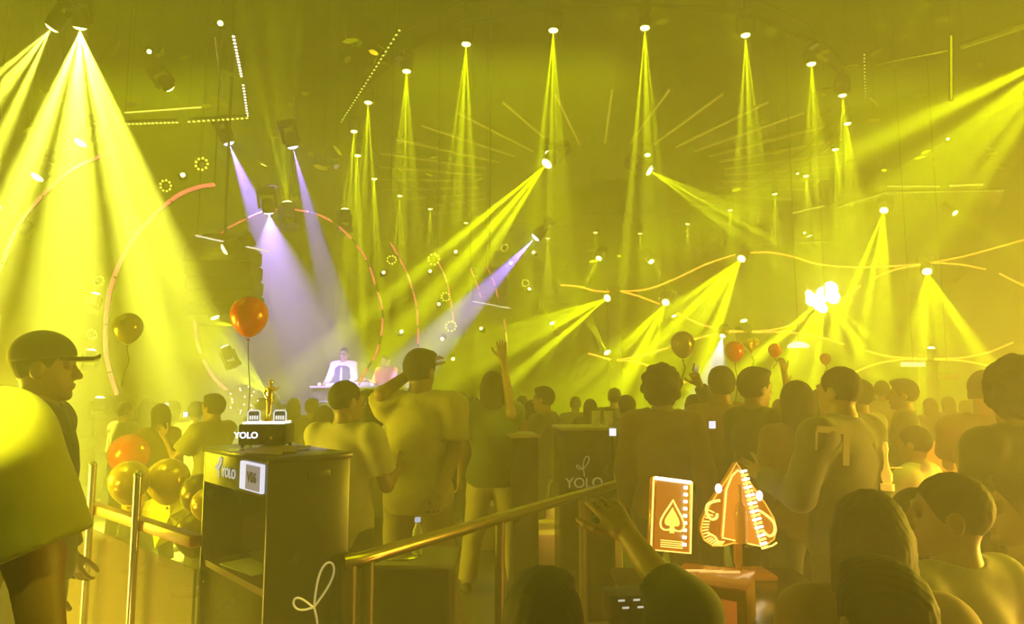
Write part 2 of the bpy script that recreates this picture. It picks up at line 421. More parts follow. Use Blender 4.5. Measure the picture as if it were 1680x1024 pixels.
# ------------------------------------------------------------------ setting
DARK = mat('dark_wall_paint', (.05, .05, .045), .7, noise=.3, scale=2)
def structure(name, mb, m, **k): return tag(mb.obj(name, m, **k), kind='structure')
FLOORM = mat('polished_stone_floor', (.12, .11, .095), .4, noise=.2, scale=1.5)
structure('floor', MB().box((0, 18.5, -.05), (30, 47, .1)), FLOORM)
structure('ceiling', MB().box((0, 18.5, 10.05), (30, 47, .1)), mat('dark_ceiling_paint', (.045, .045, .04), .6, noise=.3, scale=3))
structure('wall_back', MB().box((0, 42.05, 5), (30, .1, 10)), DARK)
structure('wall_left', MB().box((-15.05, 18.5, 5), (.1, 47, 10)), DARK)
structure('wall_right', MB().box((15.05, 18.5, 5), (.1, 47, 10)), DARK)
for i_, (px_, top_) in enumerate(((1008, 470), (1222, 535), (1527, 580))):
    q_ = at(px_, top_, 17.15); structure('trim_%d' % (i_+3), MB().box((q_.x, 17.3, q_.z/2), (.32, .3, q_.z), bev=.02), DARK)
structure('trim_2', MB().box((-4.6, 13.4, .27), (8.6, 4.2, .54), bev=.03), mat('stage_deck', (.03, .03, .035), .5))
# ------------------------------------------------------------------ beam lamps with a gobo (rays of one lamp)
# thin suspension wires up to the ceiling
WIRE = MB().cyl((0, 0, 0), (0, 0, 1), 1, n=6).mesh('wire'); WIRE.materials.append(BLACK)
def hang(o, r=.0014):
    h = 10-o.location.z; m4 = Matrix.LocRotScale(o.location, o.rotation_euler, o.scale)
    w = put('wire', WIRE, None, o); w.matrix_local = m4.inverted() @ (Matrix.Translation(o.location) @ Matrix.Diagonal((r, r, h, 1)))
GOBO = {}
def gobo_light(ang, energy, k, col=YEL, soft=.5, center=True, flat=False):
    key = (ang, energy, k, col, center)
    if key in GOBO: return GOBO[key]
    l = bpy.data.lights.new('beam', 'SPOT'); l.spot_size = math.radians(ang); l.spot_blend = .15; l.energy = energy; l.color = col; l.shadow_soft_size = .0
    GOBO[key] = l
    if not k: l.spot_blend = .6; return l
    l.use_nodes = True; nt = l.node_tree; N = nt.nodes; L = nt.links
    em = N['Emission']; tc = N.new('ShaderNodeTexCoord'); sp = N.new('ShaderNodeSeparateXYZ'); L.new(tc.outputs['Normal'], sp.inputs[0])
    def M(op, a, b=None):
        q = N.new('ShaderNodeMath'); q.operation = op
        for i, s_ in enumerate((a, b)):
            if s_ is None: continue
            if isinstance(s_, (int, float)): q.inputs[i].default_value = s_
            else: L.new(s_, q.inputs[i])
        return q.outputs[0]
    z = M('ABSOLUTE', sp.outputs[2]); x = M('DIVIDE', sp.outputs[0], z); y = M('DIVIDE', sp.outputs[1], z)
    r = M('SQRT', M('ADD', M('MULTIPLY', x, x), M('MULTIPLY', y, y))); th = M('ARCTAN2', y, x)
    t_ = math.tan(math.radians(ang/2)); r0 = t_*.66; rb = t_*.15
    s_ = 2*PI/k; t = M('SUBTRACT', M('FLOORED_MODULO', th, s_), s_/2)
    dx = M('SUBTRACT', M('MULTIPLY', r, M('COSINE', t)), r0); dy = M('MULTIPLY', r, M('SINE', t))
    d = M('SQRT', M('ADD', M('MULTIPLY', dx, dx), M('MULTIPLY', dy, dy)))
    if center: d = M('MINIMUM', d, r)
    mr = N.new('ShaderNodeMapRange'); mr.inputs[1].default_value = rb*.35; mr.inputs[2].default_value = rb*1.25; mr.inputs[3].default_value = 1; mr.inputs[4].default_value = .0
    L.new(d, mr.inputs[0]); L.new(mr.outputs[0], em.inputs[1]); return l
LENS = glow('lit_yellow_lens', (1, 1, .1), 45)
LENS_DIM = glow('softly_lit_yellow_lens', (1, .95, .1), 8)
_fx = {}
def fixture_meshes():
    if _fx: return _fx
    _fx['base'] = MB().box((0, 0, .3), (.26, .2, .1), bev=.015).mesh('base')
    _fx['yoke'] = MB().box((-.15, 0, .13), (.03, .08, .3)).box((.15, 0, .13), (.03, .08, .3)).box((0, 0, .24), (.33, .08, .03)).mesh('yoke')
    _fx['head'] = MB().lathe([(.02, .16), (.085, .14), (.11, .05), (.11, -.07), (.1, -.09), (.085, -.09)]).mesh('head')
    _fx['lens'] = MB().lathe([(.01, -.125), (.05, -.12), (.08, -.1), (.082, -.085)]).mesh('lens')
    for k in ('base', 'yoke', 'head'): _fx[k].materials.append(BLACK)
    _fx['lens'].materials.append(LENS)
    _fx['lens_dim'] = _fx['lens'].copy(); _fx['lens_dim'].materials.clear(); _fx['lens_dim'].materials.append(LENS_DIM)
    return _fx
BEAM_GAIN = 3.0
def moving_head(loc, direction, label, ang, energy, k=6, col=YEL, size=1., group=None, dim=False, roll=0, center=True, lensmat=None):
    fx = fixture_meshes(); q = Vector(direction).to_track_quat('-Z', 'Y') @ __import__('mathutils').Quaternion((0, 0, 1), roll)
    t = thing('beam_light', label, 'stage light', loc, q.to_euler(), group); t.scale = (size,)*3
    put('base', fx['base'], None, t); put('yoke', fx['yoke'], None, t); put('head', fx['head'], None, t)
    lm = fx['lens_dim' if dim else 'lens']
    if lensmat: lm = fx['lens'].copy(); lm.materials.clear(); lm.materials.append(lensmat)
    put('lens', lm, None, t)
    if energy:
        l = gobo_light(ang, energy*(1 if group else BEAM_GAIN)*BEAM, k, col, center=center); o = bpy.data.objects.new('beam', l); COL.objects.link(o); o.parent = t; o.location = (0, 0, -.135)
    return t
ORD = ['first', 'second', 'third', 'fourth', 'fifth', 'sixth', 'seventh', 'eighth', 'ninth', 'tenth', 'eleventh', 'twelfth', 'thirteenth']
ring = [(581, 210), (604, 162), (667, 110), (765, 65), (908, 42), (1058, 38), (1223, 50), (1331, 98), (1382, 150), (1390, 197), (1370, 240), (1322, 284), (1271, 314), (1198, 341), (1128, 364), (1050, 380), (977, 378), (899, 388), (765, 362), (706, 339), (656, 317), (614, 289), (587, 250)]
RZ = 6.5
rpts = []
for i, (x, y) in enumerate(ring):
    el = math.atan((512-y)/F)+PITCH; p = at(x, y, RZ/math.tan(el)); rpts.append(p)
    if i < 9: lab = 'downward beam light on the near side of the ceiling ring, %s from left' % ORD[i]
    elif i == 9: lab = 'downward beam light at the right end of the ceiling ring'
    else: lab = 'downward beam light on the far side of the ceiling ring, %s from left' % ORD[22-i]
    near = max(0, 1-(p.y-11)/20)
    moving_head(p, (random.uniform(-.03, .03), random.uniform(-.03, .03), -1), lab, 17, 20000*(1.0 if i < 10 else 1.2), 5, size=1.0, group='beam lights hung round the ceiling ring', roll=i*.4)
cx = sum(p.x for p in rpts)/len(rpts); cy = sum(p.y for p in rpts)/len(rpts)
def fit_ring(n=72, k=1.0, z=8.15+.42):
    out = []
    for i in range(n):
        a = 2*PI*i/n; out.append((cx+6.4*k*math.cos(a), cy+8.9*k*math.sin(a), z))
    return out
rt = thing('ring_truss', 'large dark oval ring truss hung under the ceiling', 'truss', (0, 0, 0))
sp = [(p.x, p.y, p.z+.36) for p in rpts]
MB().tube(sp, .035, closed=True).obj('lower_rail', BLACK, rt)
MB().tube([(x, y, z+.4) for x, y, z in sp], .035, closed=True).obj('upper_rail', BLACK, rt)
for x, y, z in sp[::3]: MB().cyl((x, y, z), (x, y, 10), .02).obj('hanger', BLACK, rt)
# sunburst of slim lit strips on the ceiling
STRIP = glow('dim_amber_strip', (1, .72, .05), .9)
sc_ = at(983, 262, 27.5); ccx, ccy = sc_.x, 27.6
nst = 36
for i in range(nst):
    a = 2*PI*(i+.5)/nst; r0, r1 = (5.0, 9.2)
    p0 = Vector((ccx+r0*math.cos(a), ccy+r0*math.sin(a), 9.85)); p1 = Vector((ccx+r1*math.cos(a), ccy+r1*math.sin(a), 9.85))
    t = thing('ceiling_light_strip', 'slim amber light strip, one ray of the sunburst on the ceiling', 'light strip', (p0+p1)/2, group='amber ceiling strips laid out like sun rays')
    d = p1-p0; MB().cyl(-d/2, d/2, .035, n=8).obj('diffuser', STRIP, t)
    MB().box((0, 0, .06), (.09, d.length, .05), R=Matrix.Rotation(math.atan2(-d.x, d.y), 3, 'Z')).obj('housing', BLACK, t)
# pair of lamps inside the ring, firing outwards, and the wall lamps
def px_dir(x0, y0, Y0, x1, y1, Y1): return (at(x1, y1, Y1)-at(x0, y0, Y0)).normalized()
BL = [ # x, y, Y, aim (x, y, Y), angle, energy, k, size, label
 (903, 262, 13.5, (640, 560, 12), 26, 9000, 6, 1.4, 'bright beam light in the middle of the hall fanning rays down to the left'),
 (1058, 276, 13.5, (1330, 430, 12.5), 22, 5200, 5, 1.2, 'bright beam light in the middle of the hall fanning rays down to the right'),
 (899, 246, 13.6, None, 0, 0, 0, .7, 'small lit lamp just above the left centre beam light'),
 (1062, 250, 13.6, None, 0, 0, 0, .7, 'small lit lamp just above the right centre beam light'),
 (1219, 421, 17.0, (1060, 640, 14), 34, 7500, 6, 1.2, 'wall beam light at the crest of the amber curve, rays falling to the left'),
 (1222, 532, 17.0, (1195, 440, 16.5), 15, 2600, 4, 1.0, 'small upward beam light where two curves meet, below the crest lamp'),
 (1520, 441, 17.0, (1560, 660, 14), 40, 3800, 6, 1.3, 'wall beam light at the right crossing of the curves fanning downwards'),
 (1528, 577, 17.0, (1522, 470, 16.6), 15, 3000, 4, 1.0, 'small upward beam light under the right crossing of the curves'),
 (1451, 341, 17.5, (1410, 560, 15), 24, 9000, 5, 1.2, 'high beam light at right, between the ring and the wall curves, rays to the left'),
 (1563, 347, 17.5, (1680, 420, 16), 16, 4000, 3, .9, 'small beam light at upper right aiming down to the right'),
 (1000, 487, 17.0, (870, 560, 15), 26, 6000, 5, 1.1, 'left wall beam light beside the curve, long rays to the left'),
 (999, 583, 17.0, (940, 480, 16), 17, 3000, 4, 1.0, 'left wall upward beam light with a narrow fan to upper left'),
 (984, 421, 17.5, (950, 490, 16.5), 18, 2500, 3, .9, 'small beam light above the left end of the curves'),
 (1066, 426, 17.5, (1120, 500, 16.5), 16, 2500, 3, .9, 'small beam light in the middle, aiming down to the right'),
 (1094, 493, 17.2, (1010, 640, 14.5), 26, 5000, 5, 1.1, 'middle wall beam light firing rays down to the left'),
 (1108, 523, 17.2, (1080, 450, 16.8), 13, 1600, 3, .8, 'tiny upward beam light just right of the middle wall lamp'),
 (908, 534, 17.4, (860, 450, 16.5), 14, 2200, 3, .8, 'tiny upward beam light left of the balloons, aiming upper left'),
 (131, 34, 5.6, (140, 420, 6.5), 60, 4200, 7, .6, 'very bright beam light at the top left corner fanning rays downwards'),
 (92, 36, 5.2, (-120, 330, 5.5), 34, 2600, 5, .6, 'very bright beam light at the top left corner aiming to the far left'),
 (138, 226, 7.5, (60, 330, 7.2), 26, 450, 4, .8, 'beam light on the left under the bright corner lamps'),
 (68, 283, 7.5, (-60, 420, 7), 26, 700, 4, .8, 'lower beam light at far left beside the outer arch'),
 (5, 352, 7.5, (-90, 300, 7), 30, 600, 4, .8, 'beam light at the left edge of the hall'),
 (273, 138, 9.5, (372, 270, 10.5), 14, 1300, 3, .8, 'small beam light high at left aiming down to the right'),
 (472, 343, 11.5, (455, 180, 11.5), 26, 1700, 5, 1.1, 'beam light on top of the stage arch, rays going upwards'),
 (372, 577, 9.5, (345, 520, 9.5), 18, 260, 3, .7, 'small upward beam light left of the red balloon'),
 (350, 514, 9.5, (372, 566, 9.5), 12, 260, 3, .7, 'small downward beam light left of the red balloon'),
 (445, 652, 11.0, (300, 520, 9.5), 40, 900, 6, .8, 'low beam light behind the statuette, long thin rays to the upper left'),
 (378, 405, 9.2, (300, 440, 9), 34, 350, 4, .9, 'beam light on top of the hanging loudspeaker cluster'),
 (155, 489, 7.9, (166, 455, 7.9), 18, 70, 3, .55, 'uppermost small spot on the second arch'),
 (149, 582, 7.9, (156, 540, 7.9), 18, 70, 3, .55, 'middle small spot on the second arch'),
 (163, 660, 7.9, (168, 620, 7.9), 20, 90, 3, .55, 'lowest small spot on the second arch, beside the capped man'),
 (566, 352, 12.0, (566, 300, 12), 24, 500, 3, .9, 'bright spot on the stage truss right of the arch top'),
 (1770, 70, 10, (1330, 420, 9), 34, 3000, 6, 1.0, 'beam light beyond the upper right corner sending long faint rays down to the left'),
 (1330, 392, 18.2, (1318, 360, 18.2), 22, 400, 3, .8, 'small upward spot on the ceiling bar at right'),
]
for x, y, Y, aim, ang, en, k, size, lab in BL:
    d = (0, -.3, -1) if aim is None else px_dir(x, y, Y, *aim)
    moving_head(at(x, y, Y), d, lab, ang, en*(1.8 if 'very bright' in lab else 1), k, size=size, roll=.5, col=((1, 1, .07) if 'very bright' in lab else YEL))
# blinding lamp cluster on the wall
def blinder():
    p = at(1353, 486, 17); t = thing('blinder_light', 'blinding white cluster of lamps on the wall between the curves', 'stage light', p)
    MB().box((0, .2, 0), (.8, .15, .8), bev=.03).obj('housing', BLACK, t); hang(t, .015)
    L = glow('blinding_lamp', (1, 1, .09), 60)
    for (a, b, r) in ((-.28, -.08, .17), (-.1, -.22, .15), (.02, .06, .2), (.2, .2, .19), (.26, -.02, .17), (-.02, -.3, .12), (-.36, .08, .09)):
        MB().ball((a, .08, b), (r, .08, r)).obj('lamp', L, t)
    for dd, e, kk in (((-1, -.6, -1.2), 16000, 6), ((.35, -.5, -1.2), 10000, 5)):
        o = bpy.data.objects.new('beam', gobo_light(44, e*BEAM, kk)); COL.objects.link(o); o.parent = t; o.location = (0, -.1, 0); o.rotation_euler = Vector(dd).to_track_quat('-Z', 'Y').to_euler()
    o = bpy.data.objects.new('beam', gobo_light(20, 5000*BEAM, 4)); COL.objects.link(o); o.parent = t; o.rotation_euler = Vector((-.4, -.2, 1)).to_track_quat('-Z', 'Y').to_euler(); o.location = (0, -.1, 0)
blinder()
# lilac stage spots and the pale spot behind the balloons
LIL = (.36, .2, 1.); LILL = glow('lit_lilac_lens', (.75, .6, 1), 20)
for (x, y, Y, ax, ay, AY, ang, e, lab) in ((372, 226, 11, 520, 600, 12.4, 20, 2600, 'left lilac spot above the stage aiming at the disc jockeys'),
        (478, 232, 11, 575, 610, 12.4, 13, 2200, 'right lilac spot above the stage aiming at the disc jockeys'),
        (884, 384, 12.5, 640, 640, 12.6, 17, 2600, 'lilac spot at the right of the stage aiming down to the left')):
    moving_head(at(x, y, Y), px_dir(x, y, Y, ax, ay, AY), lab, ang, e, 0, col=LIL, size=1., lensmat=LILL)
moving_head(at(440, 340, 10.6), px_dir(440, 340, 10.6, 470, 600, 11.8), 'lilac flood over the stage, left of the arch top', 62, 450, 0, col=(.5, .32, 1.), size=.9, lensmat=LILL)
moving_head(at(1186, 548, 15), px_dir(1186, 548, 15, 1155, 700, 13.5), 'pale white spot behind the red balloon on the right', 30, 420, 0, col=(.7, .7, .8), size=.7)
# ------------------------------------------------------------------ dashed light arches around the stage
PINK = glow('salmon_led', (1, .17, .11), 1.5); AMB = glow('amber_led', (1, .3, .02), 4.5)
def smoothpts(p, n=4):
    out = []
    for i in range(len(p)-1):
        a = p[max(i-1, 0)]; b = p[i]; c = p[i+1]; d = p[min(i+2, len(p)-1)]
        for k in range(n):
            t = k/n; out.append(tuple(.5*(2*b[j]+(c[j]-a[j])*t+(2*a[j]-5*b[j]+4*c[j]-d[j])*t*t+(3*b[j]-a[j]-3*c[j]+d[j])*t**3) for j in range(2)))
    out.append(p[-1]); return out
def arch(polys, Y, label, r, m, dash=None, gap=.12, name='light_arch', cat='light arch', group=None):
    c = at(*polys[0][0], Y); t = thing(name, label, cat, c, group=group); fr = MB()
    for poly in polys:
        P3 = [at(x, y, Y)-c for x, y in smoothpts(poly)]
        fr.tube([p+Vector((0, r*1.8, 0)) for p in P3], r*.9, n=6)
        st = MB()
        if dash is None: st.tube(P3, r, n=8).obj('led_tube', m, t); continue
        acc = 0; seg = [P3[0]]; on = True
        for a, b in zip(P3, P3[1:]):
            L = (b-a).length; pos = 0
            while L-pos > 0:
                need = (dash if on else gap)-acc
                if need > L-pos:
                    acc += L-pos
                    if on: seg.append(b)
                    break
                pos += need; q = a.lerp(b, pos/L)
                if on:
                    seg.append(q)
                    if len(seg) > 1 and (seg[0]-seg[-1]).length > .02: st.tube(seg, r, n=8)
                seg = [q]; on = not on; acc = 0
        if on and len(seg) > 1 and (seg[0]-seg[-1]).length > .02: st.tube(seg, r, n=8)
        st.obj('led_tube', m, t)
    fr.obj('rail', BLACK, t)
    if name == 'light_arch': hang(t, .006)
arch([[(-25, 490), (0, 440), (30, 370), (75, 315), (120, 278), (172, 253)]], 6.5, 'outermost dashed pink light arch at the far left', .014, PINK, .36, .02)
arch([[(352, 303), (325, 307), (290, 322), (250, 355), (210, 405), (185, 460), (174, 515), (173, 570), (180, 610), (192, 648)]], 8, 'second dashed pink light arch, curving down behind the capped man', .024, PINK, .55, .02)
arch([[(475, 343), (440, 345), (400, 361), (372, 376), (353, 392)]], 11.5, 'left upper piece of the dashed stage arch above the loudspeakers', .016, PINK, .34, .05)
arch([[(318, 514), (322, 555), (329, 580)], [(334, 590), (345, 612), (358, 628), (371, 639)]], 11.5, 'left lower piece of the dashed stage arch near the red balloon', .026, PINK, .5, .02)
arch([[(478, 343), (515, 350), (545, 364), (575, 390), (602, 428), (618, 475), (627, 510), (626, 545), (617, 580), (600, 608), (588, 632)]], 11.5, 'right half of the dashed stage arch ending behind the disc jockeys', .017, PINK, .3, .15)
arch([[(640, 398), (660, 432), (675, 470), (684, 505), (686, 545), (685, 585)]], 12.4, 'thin dashed light arch just right of the stage', .017, PINK, .28, .06)
arch([[(718, 428), (732, 460), (740, 495), (745, 535)]], 13, 'thin dashed light arch above the dancer with a raised arm, left one', .015, PINK, .2, .06)
arch([[(772, 440), (781, 462), (789, 488)]], 13.5, 'short dashed arch piece inside the lilac beam, left one', .013, PINK, .2, .06)
arch([[(798, 436), (810, 462), (817, 490)], [(827, 524), (830, 550), (832, 570)]], 14, 'short dashed arch piece inside the lilac beam, right one', .013, PINK, .2, .06)
CURV = [
 ([[(920, 468), (948, 470), (975, 477), (1000, 479)]], 'short amber light curve at the left end of the wall'),
 ([[(1018, 478), (1060, 475), (1105, 459), (1160, 433), (1206, 418)]], 'amber light curve rising from the left node to the crest lamp'),
 ([[(1232, 415), (1262, 414), (1300, 421), (1340, 433), (1390, 438), (1440, 438), (1510, 434)]], 'long amber light curve from the crest lamp to the right crossing'),
 ([[(1528, 431), (1580, 421), (1632, 407), (1700, 388)]], 'amber light curve rising from the right crossing to the picture edge'),
 ([[(1530, 431), (1575, 434), (1617, 442)]], 'short amber light curve falling right of the right crossing'),
 ([[(1640, 449), (1662, 460), (1695, 476)]], 'short amber light curve at the right edge'),
 ([[(1508, 435), (1470, 442), (1428, 459)], [(1412, 469), (1378, 492)]], 'amber light curve falling left from the right crossing past the blinding lamps'),
 ([[(1022, 479), (1048, 486), (1082, 499)], [(1110, 513), (1140, 528), (1182, 541), (1220, 544)]], 'amber light curve falling from the left node to the lower middle node'),
 ([[(1220, 544), (1180, 547), (1138, 557)], [(1096, 571), (1050, 584), (1012, 591)]], 'amber light curve passing behind the dark balloon'),
 ([[(1234, 544), (1275, 540), (1320, 526)], [(1234, 545), (1290, 545), (1340, 552), (1385, 565)]], 'forked amber light curve right of the lower middle node'),
 ([[(1012, 591), (1045, 594), (1085, 609), (1125, 628)]], 'amber light curve falling behind the curly-haired person'),
 ([[(965, 580), (1002, 590)]], 'tiny amber light curve left of the lower left node'),
 ([[(1420, 575), (1460, 585), (1520, 589)], [(1396, 614), (1435, 598), (1480, 590), (1520, 590)]], 'forked amber light curve left of the lower right node'),
 ([[(1534, 589), (1580, 587), (1622, 578), (1662, 562)], [(1534, 590), (1578, 592), (1636, 603)]], 'forked amber light curve right of the lower right node'),
]
for polys, lab in CURV: arch(polys, 16.9, lab, .022, AMB, None, name='light_curve', cat='light strip', group='amber light curves on the wall')
# flower-shaped lamps on the arches
BULB = glow('dim_yellow_bulb', (1, .9, .05), 2.5)
def flower(x, y, Y, r, label):
    t = thing('flower_light', label, 'stage light', at(x, y, Y), (random.uniform(-.3, .3), 0, 0), group='flower-shaped lamps on the arches')
    MB().tube([(r*.55*math.cos(a*PI/8), 0, r*.55*math.sin(a*PI/8)) for a in range(16)], r*.12, closed=True).obj('ring', BLACK, t)
    for a in range(9):
        c = math.cos(a*2*PI/9), math.sin(a*2*PI/9)
        MB().ball((c[0]*r*.8, -.02, c[1]*r*.8), (r*.17,)*3, n=5).obj('bulb', BULB, t)
for x, y, Y, r, lab in ((332, 270, 8, .09, 'flower lamp above the top of the second arch'), (273, 305, 8, .08, 'flower lamp beside the upper bend of the second arch'), (218, 370, 8, .12, 'largest flower lamp on the left bend of the second arch'),
        (163, 462, 7.9, .07, 'flower lamp above the uppermost small spot'), (152, 548, 7.9, .07, 'flower lamp above the middle small spot'), (643, 427, 12.4, .1, 'flower lamp beside the thin arch right of the stage'),
        (712, 426, 13, .13, 'round flower lamp at the top of the arch above the dancers'), (731, 487, 13, .1, 'flower lamp halfway down the arch above the dancers'), (740, 536, 13, .12, 'flower lamp at the foot of the arch above the dancers'),
        (828, 407, 14, .09, 'flower lamp beside the lilac spot'), (862, 465, 14, .09, 'flower lamp right of the lilac beam')):
    flower(x, y, Y, r, lab)
for x, y, Y, lab in ((629, 448, 12.4, 'spot glint left of the thin arch'), (706, 446, 13, 'spot under the round flower lamp'), (720, 500, 13, 'spot left of the middle flower lamp'), (726, 555, 13, 'spot under the lowest flower lamp'), (658, 545, 12, 'spot above the raised hand of the tall man'),
        (743, 588, 13, 'bright spot to the right of the tall man'), (790, 540, 13.5, 'spot left of the raised arm'), (838, 433, 14, 'spot inside the lilac beam'), (748, 414, 13, 'spot above the dashed arches'), (868, 475, 14, 'spot right of the lilac beam'), (876, 415, 14, 'spot below the lilac lamp'),
        (245, 84, 9, 'small lit lamp under the ceiling at upper left'), (486, 232, 12, 'small lit lamp left of the stage truss'), (1308, 284, 17, 'small lit lamp left of the ring, far side'), (1555, 229, 15, 'small lit lamp high on the right'), (1320, 383, 18, 'small lit lamp near the ceiling bar at right'),
        (362, 39, 7.5, 'lit lamp at the top edge above the dotted bar'), (300, 288, 9, 'small lit lamp between the two left arches')):
    moving_head(at(x, y, Y), px_dir(x, y, Y, x+random.uniform(-15, 15), y-random.choice((-1, 1))*20, Y-.6), lab, 16, 0, 3, size=.36)
# dotted light bars under the ceiling and other rigging
DOT = glow('pale_bulb', (1, .8, .5), 5); DOTY = glow('yellow_bulb_row', (1, .95, .1), 2.2)
def dotbar(a, b, n, r, label, m, rail=True):
    A = at(*a); B = at(*b); t = thing('bulb_bar', label, 'light bar', A); D = B-A
    MB().cyl((0, 0, r*2.4), D+Vector((0, 0, r*2.4)), r*.9, n=6).obj('bar', BLACK, t)
    bm = MB().ball((0, 0, 0), (r*1.25, r, r*.75), n=4).mesh('bulb'); bm.materials.append(m)
    for i in range(n): put('bulb', bm, None, t, D*(i/(n-1)))
    hang(t)
dotbar((383, 60, 7.0), (396, 125, 8.2), 14, .015, 'row of pale bulbs running back from the top edge, near bar', DOT)
dotbar((399, 140, 8.5), (406, 190, 9.6), 12, .015, 'row of pale bulbs running back from the top edge, far bar', DOT)
dotbar((205, 204, 9.2), (290, 201, 9.2), 14, .018, 'row of dim yellow bulbs on the left cross bar', DOTY)
dotbar((310, 200, 9.2), (405, 194, 9.4), 13, .018, 'row of dim yellow bulbs on the right cross bar', DOTY)
dotbar((655, 50, 9.5), (560, 200, 14), 30, .016, 'curving row of tiny bulbs above the left beams', DOTY)
dotbar((1375, 341, 17.5), (1452, 317, 17.5), 16, .022, 'sloping row of tiny bulbs at right', DOTY)
dotbar((1455, 317, 17.5), (1645, 313, 17.5), 34, .022, 'level row of tiny bulbs at right', DOTY)
dotbar((1418, 90, 12), (1420, 160, 13.5), 14, .015, 'upright row of tiny bulbs at upper right', DOTY)
dotbar((1334, 262, 16), (1366, 238, 16), 8, .016, 'short row of tiny bulbs inside the ring at right', DOTY)
dotbar((1305, 399, 18), (1360, 397, 18), 12, .02, 'short row of tiny bulbs above the blinding lamps', DOTY)
def bar(a, b, r, label, m, name='ceiling_rod', cat='rod', group=None):
    A = at(*a); B = at(*b); t = MB().cyl((0, 0, 0), B-A, r, n=8).obj(name, m, loc=A); hang(t); return tag(t, label, cat, group)
LIT = glow('lit_yellow_tube', (1, .95, .1), 1.6)
bar((205, 185, 9), (330, 176, 9), .012, 'thin lit tube above the left cross bar', LIT, 'light_tube', 'light tube')
bar((1455, 306, 17.5), (1541, 306, 17.5), .02, 'thin lit tube above the level row of bulbs', LIT, 'light_tube', 'light tube')
bar((1558, 305, 17.5), (1612, 303, 17.5), .03, 'bright lit tube at the right end above the level row of bulbs', LIT, 'light_tube', 'light tube')
bar((1300, 350, 17), (1352, 338, 17), .018, 'sloping lit tube above the small upward spot', LIT, 'light_tube', 'light tube')
bar((366, 165, 9.5), (352, 60, 7.5), .012, 'thin steel tube beside the pale bulbs', STEEL, 'steel_tube', 'tube')
bar((1560, 60, 9), (1560, 165, 9), .03, 'upright steel tube under the ceiling at upper right', STEEL, 'steel_tube', 'tube')
bar((1580, 75, 9), (1690, 38, 8), .05, 'shiny pipe crossing the upper right corner', STEEL, 'steel_tube', 'tube')
bar((1440, 105, 10), (1560, 82, 9.3), .02, 'thin shiny pipe left of the corner pipe', STEEL, 'steel_tube', 'tube')
# faceted metal leaves hanging from the ceiling, catching the beams
def leaf_mesh(i):
    rnd = random.Random(i); m = MB(); L = rnd.uniform(.12, .3); w = rnd.uniform(.02, .045)
    m.prism([(-L/2, 0), (-L*.2, w), (L*.3, w*.8), (L/2, 0), (L*.3, -w*.8), (-L*.2, -w)], .008); return m.mesh('leaf', False)
LEAFM = mat('brushed_yellow_metal', (.95, .9, .5), .3, 1., emit=(1, .95, .08), strength=0)
leaves = [leaf_mesh(i) for i in range(6)]
for m_ in leaves: m_.materials.append(LEAFM)
zones = [(190, 60, 380, 190, 9), (430, 150, 560, 280, 11.5), (560, 60, 660, 110, 10), (1230, 160, 1290, 260, 13), (1290, 240, 1400, 330, 16), (1330, 60, 1430, 190, 12), (1430, 60, 1640, 260, 12), (1440, 240, 1640, 300, 15), (1160, 260, 1320, 330, 18), (700, 255, 800, 300, 16), (890, 395, 1060, 445, 17), (440, 240, 560, 350, 11.5), (20, 140, 200, 260, 8.5)]
WHERE = ['at upper left', 'above the stage arch', 'near the top left of the ring', 'inside the ring at right', 'at the right end of the ring', 'above the ring at right', 'at upper right', 'above the level bulb row', 'beyond the sunburst', 'left of the centre lamps', 'above the left node of the curves', 'just over the arch top', 'under the bright corner lamps']
for zi, (x0, y0, x1, y1, Y) in enumerate(zones):
    for i in range(9):
        p = at(random.uniform(x0, x1), random.uniform(y0, y1), Y*random.uniform(.95, 1.05))
        o = put('metal_leaf', random.choice(leaves), None, loc=p, rot=(random.uniform(-.9, .9), random.uniform(-.5, .5), random.uniform(-1.2, 1.2)))
        hang(o)
        tag(o, 'thin shiny metal leaf hanging from the ceiling '+WHERE[zi], 'ceiling ornament', 'metal leaves '+WHERE[zi])
# hanging loudspeaker cluster left of the stage
t = thing('loudspeaker_cluster', 'big dark loudspeaker cluster hanging left of the stage, above the red balloon', 'loudspeaker', at(365, 470, 9.6))
SPK = mat('speaker_cloth', (.02, .02, .02), .8)
for i in range(5): MB().box((0, i*.05, .42-i*.2), (.92, .5, .19), R=Matrix.Rotation(-.06*i, 3, 'X'), bev=.02).obj('speaker_box', SPK, t)
MB().prism([(-.46, .52), (.46, .52), (.2, .72), (-.2, .72)], .4).obj('top_frame', BLACK, t)
MB().cyl((-.3, -.25, .68), (.75, -.25, .45), .012).obj('light_tube', glow('pale_tube', (1, .9, .75), 1.2), t)
MB().cyl((0, 0, .7), (0, 0, 10-at(365, 470, 9.6).z), .02).obj('hanger', BLACK, t)
t = thing('loudspeaker_cluster', 'dark loudspeaker cluster hanging in the lilac beam right of the stage', 'loudspeaker', at(803, 470, 14.5))
for i in range(4): MB().box((0, i*.04, .3-i*.2), (.75, .4, .18), bev=.02).obj('speaker_box', SPK, t)
MB().cyl((-.35, -.22, -.35), (.45, -.22, -.5), .012).obj('light_tube', glow('pale_tube', (1, .9, .75), 1.2), t)
MB().cyl((0, 0, .38), (0, 0, 10-at(803, 470, 14.5).z), .02).obj('hanger', BLACK, t)
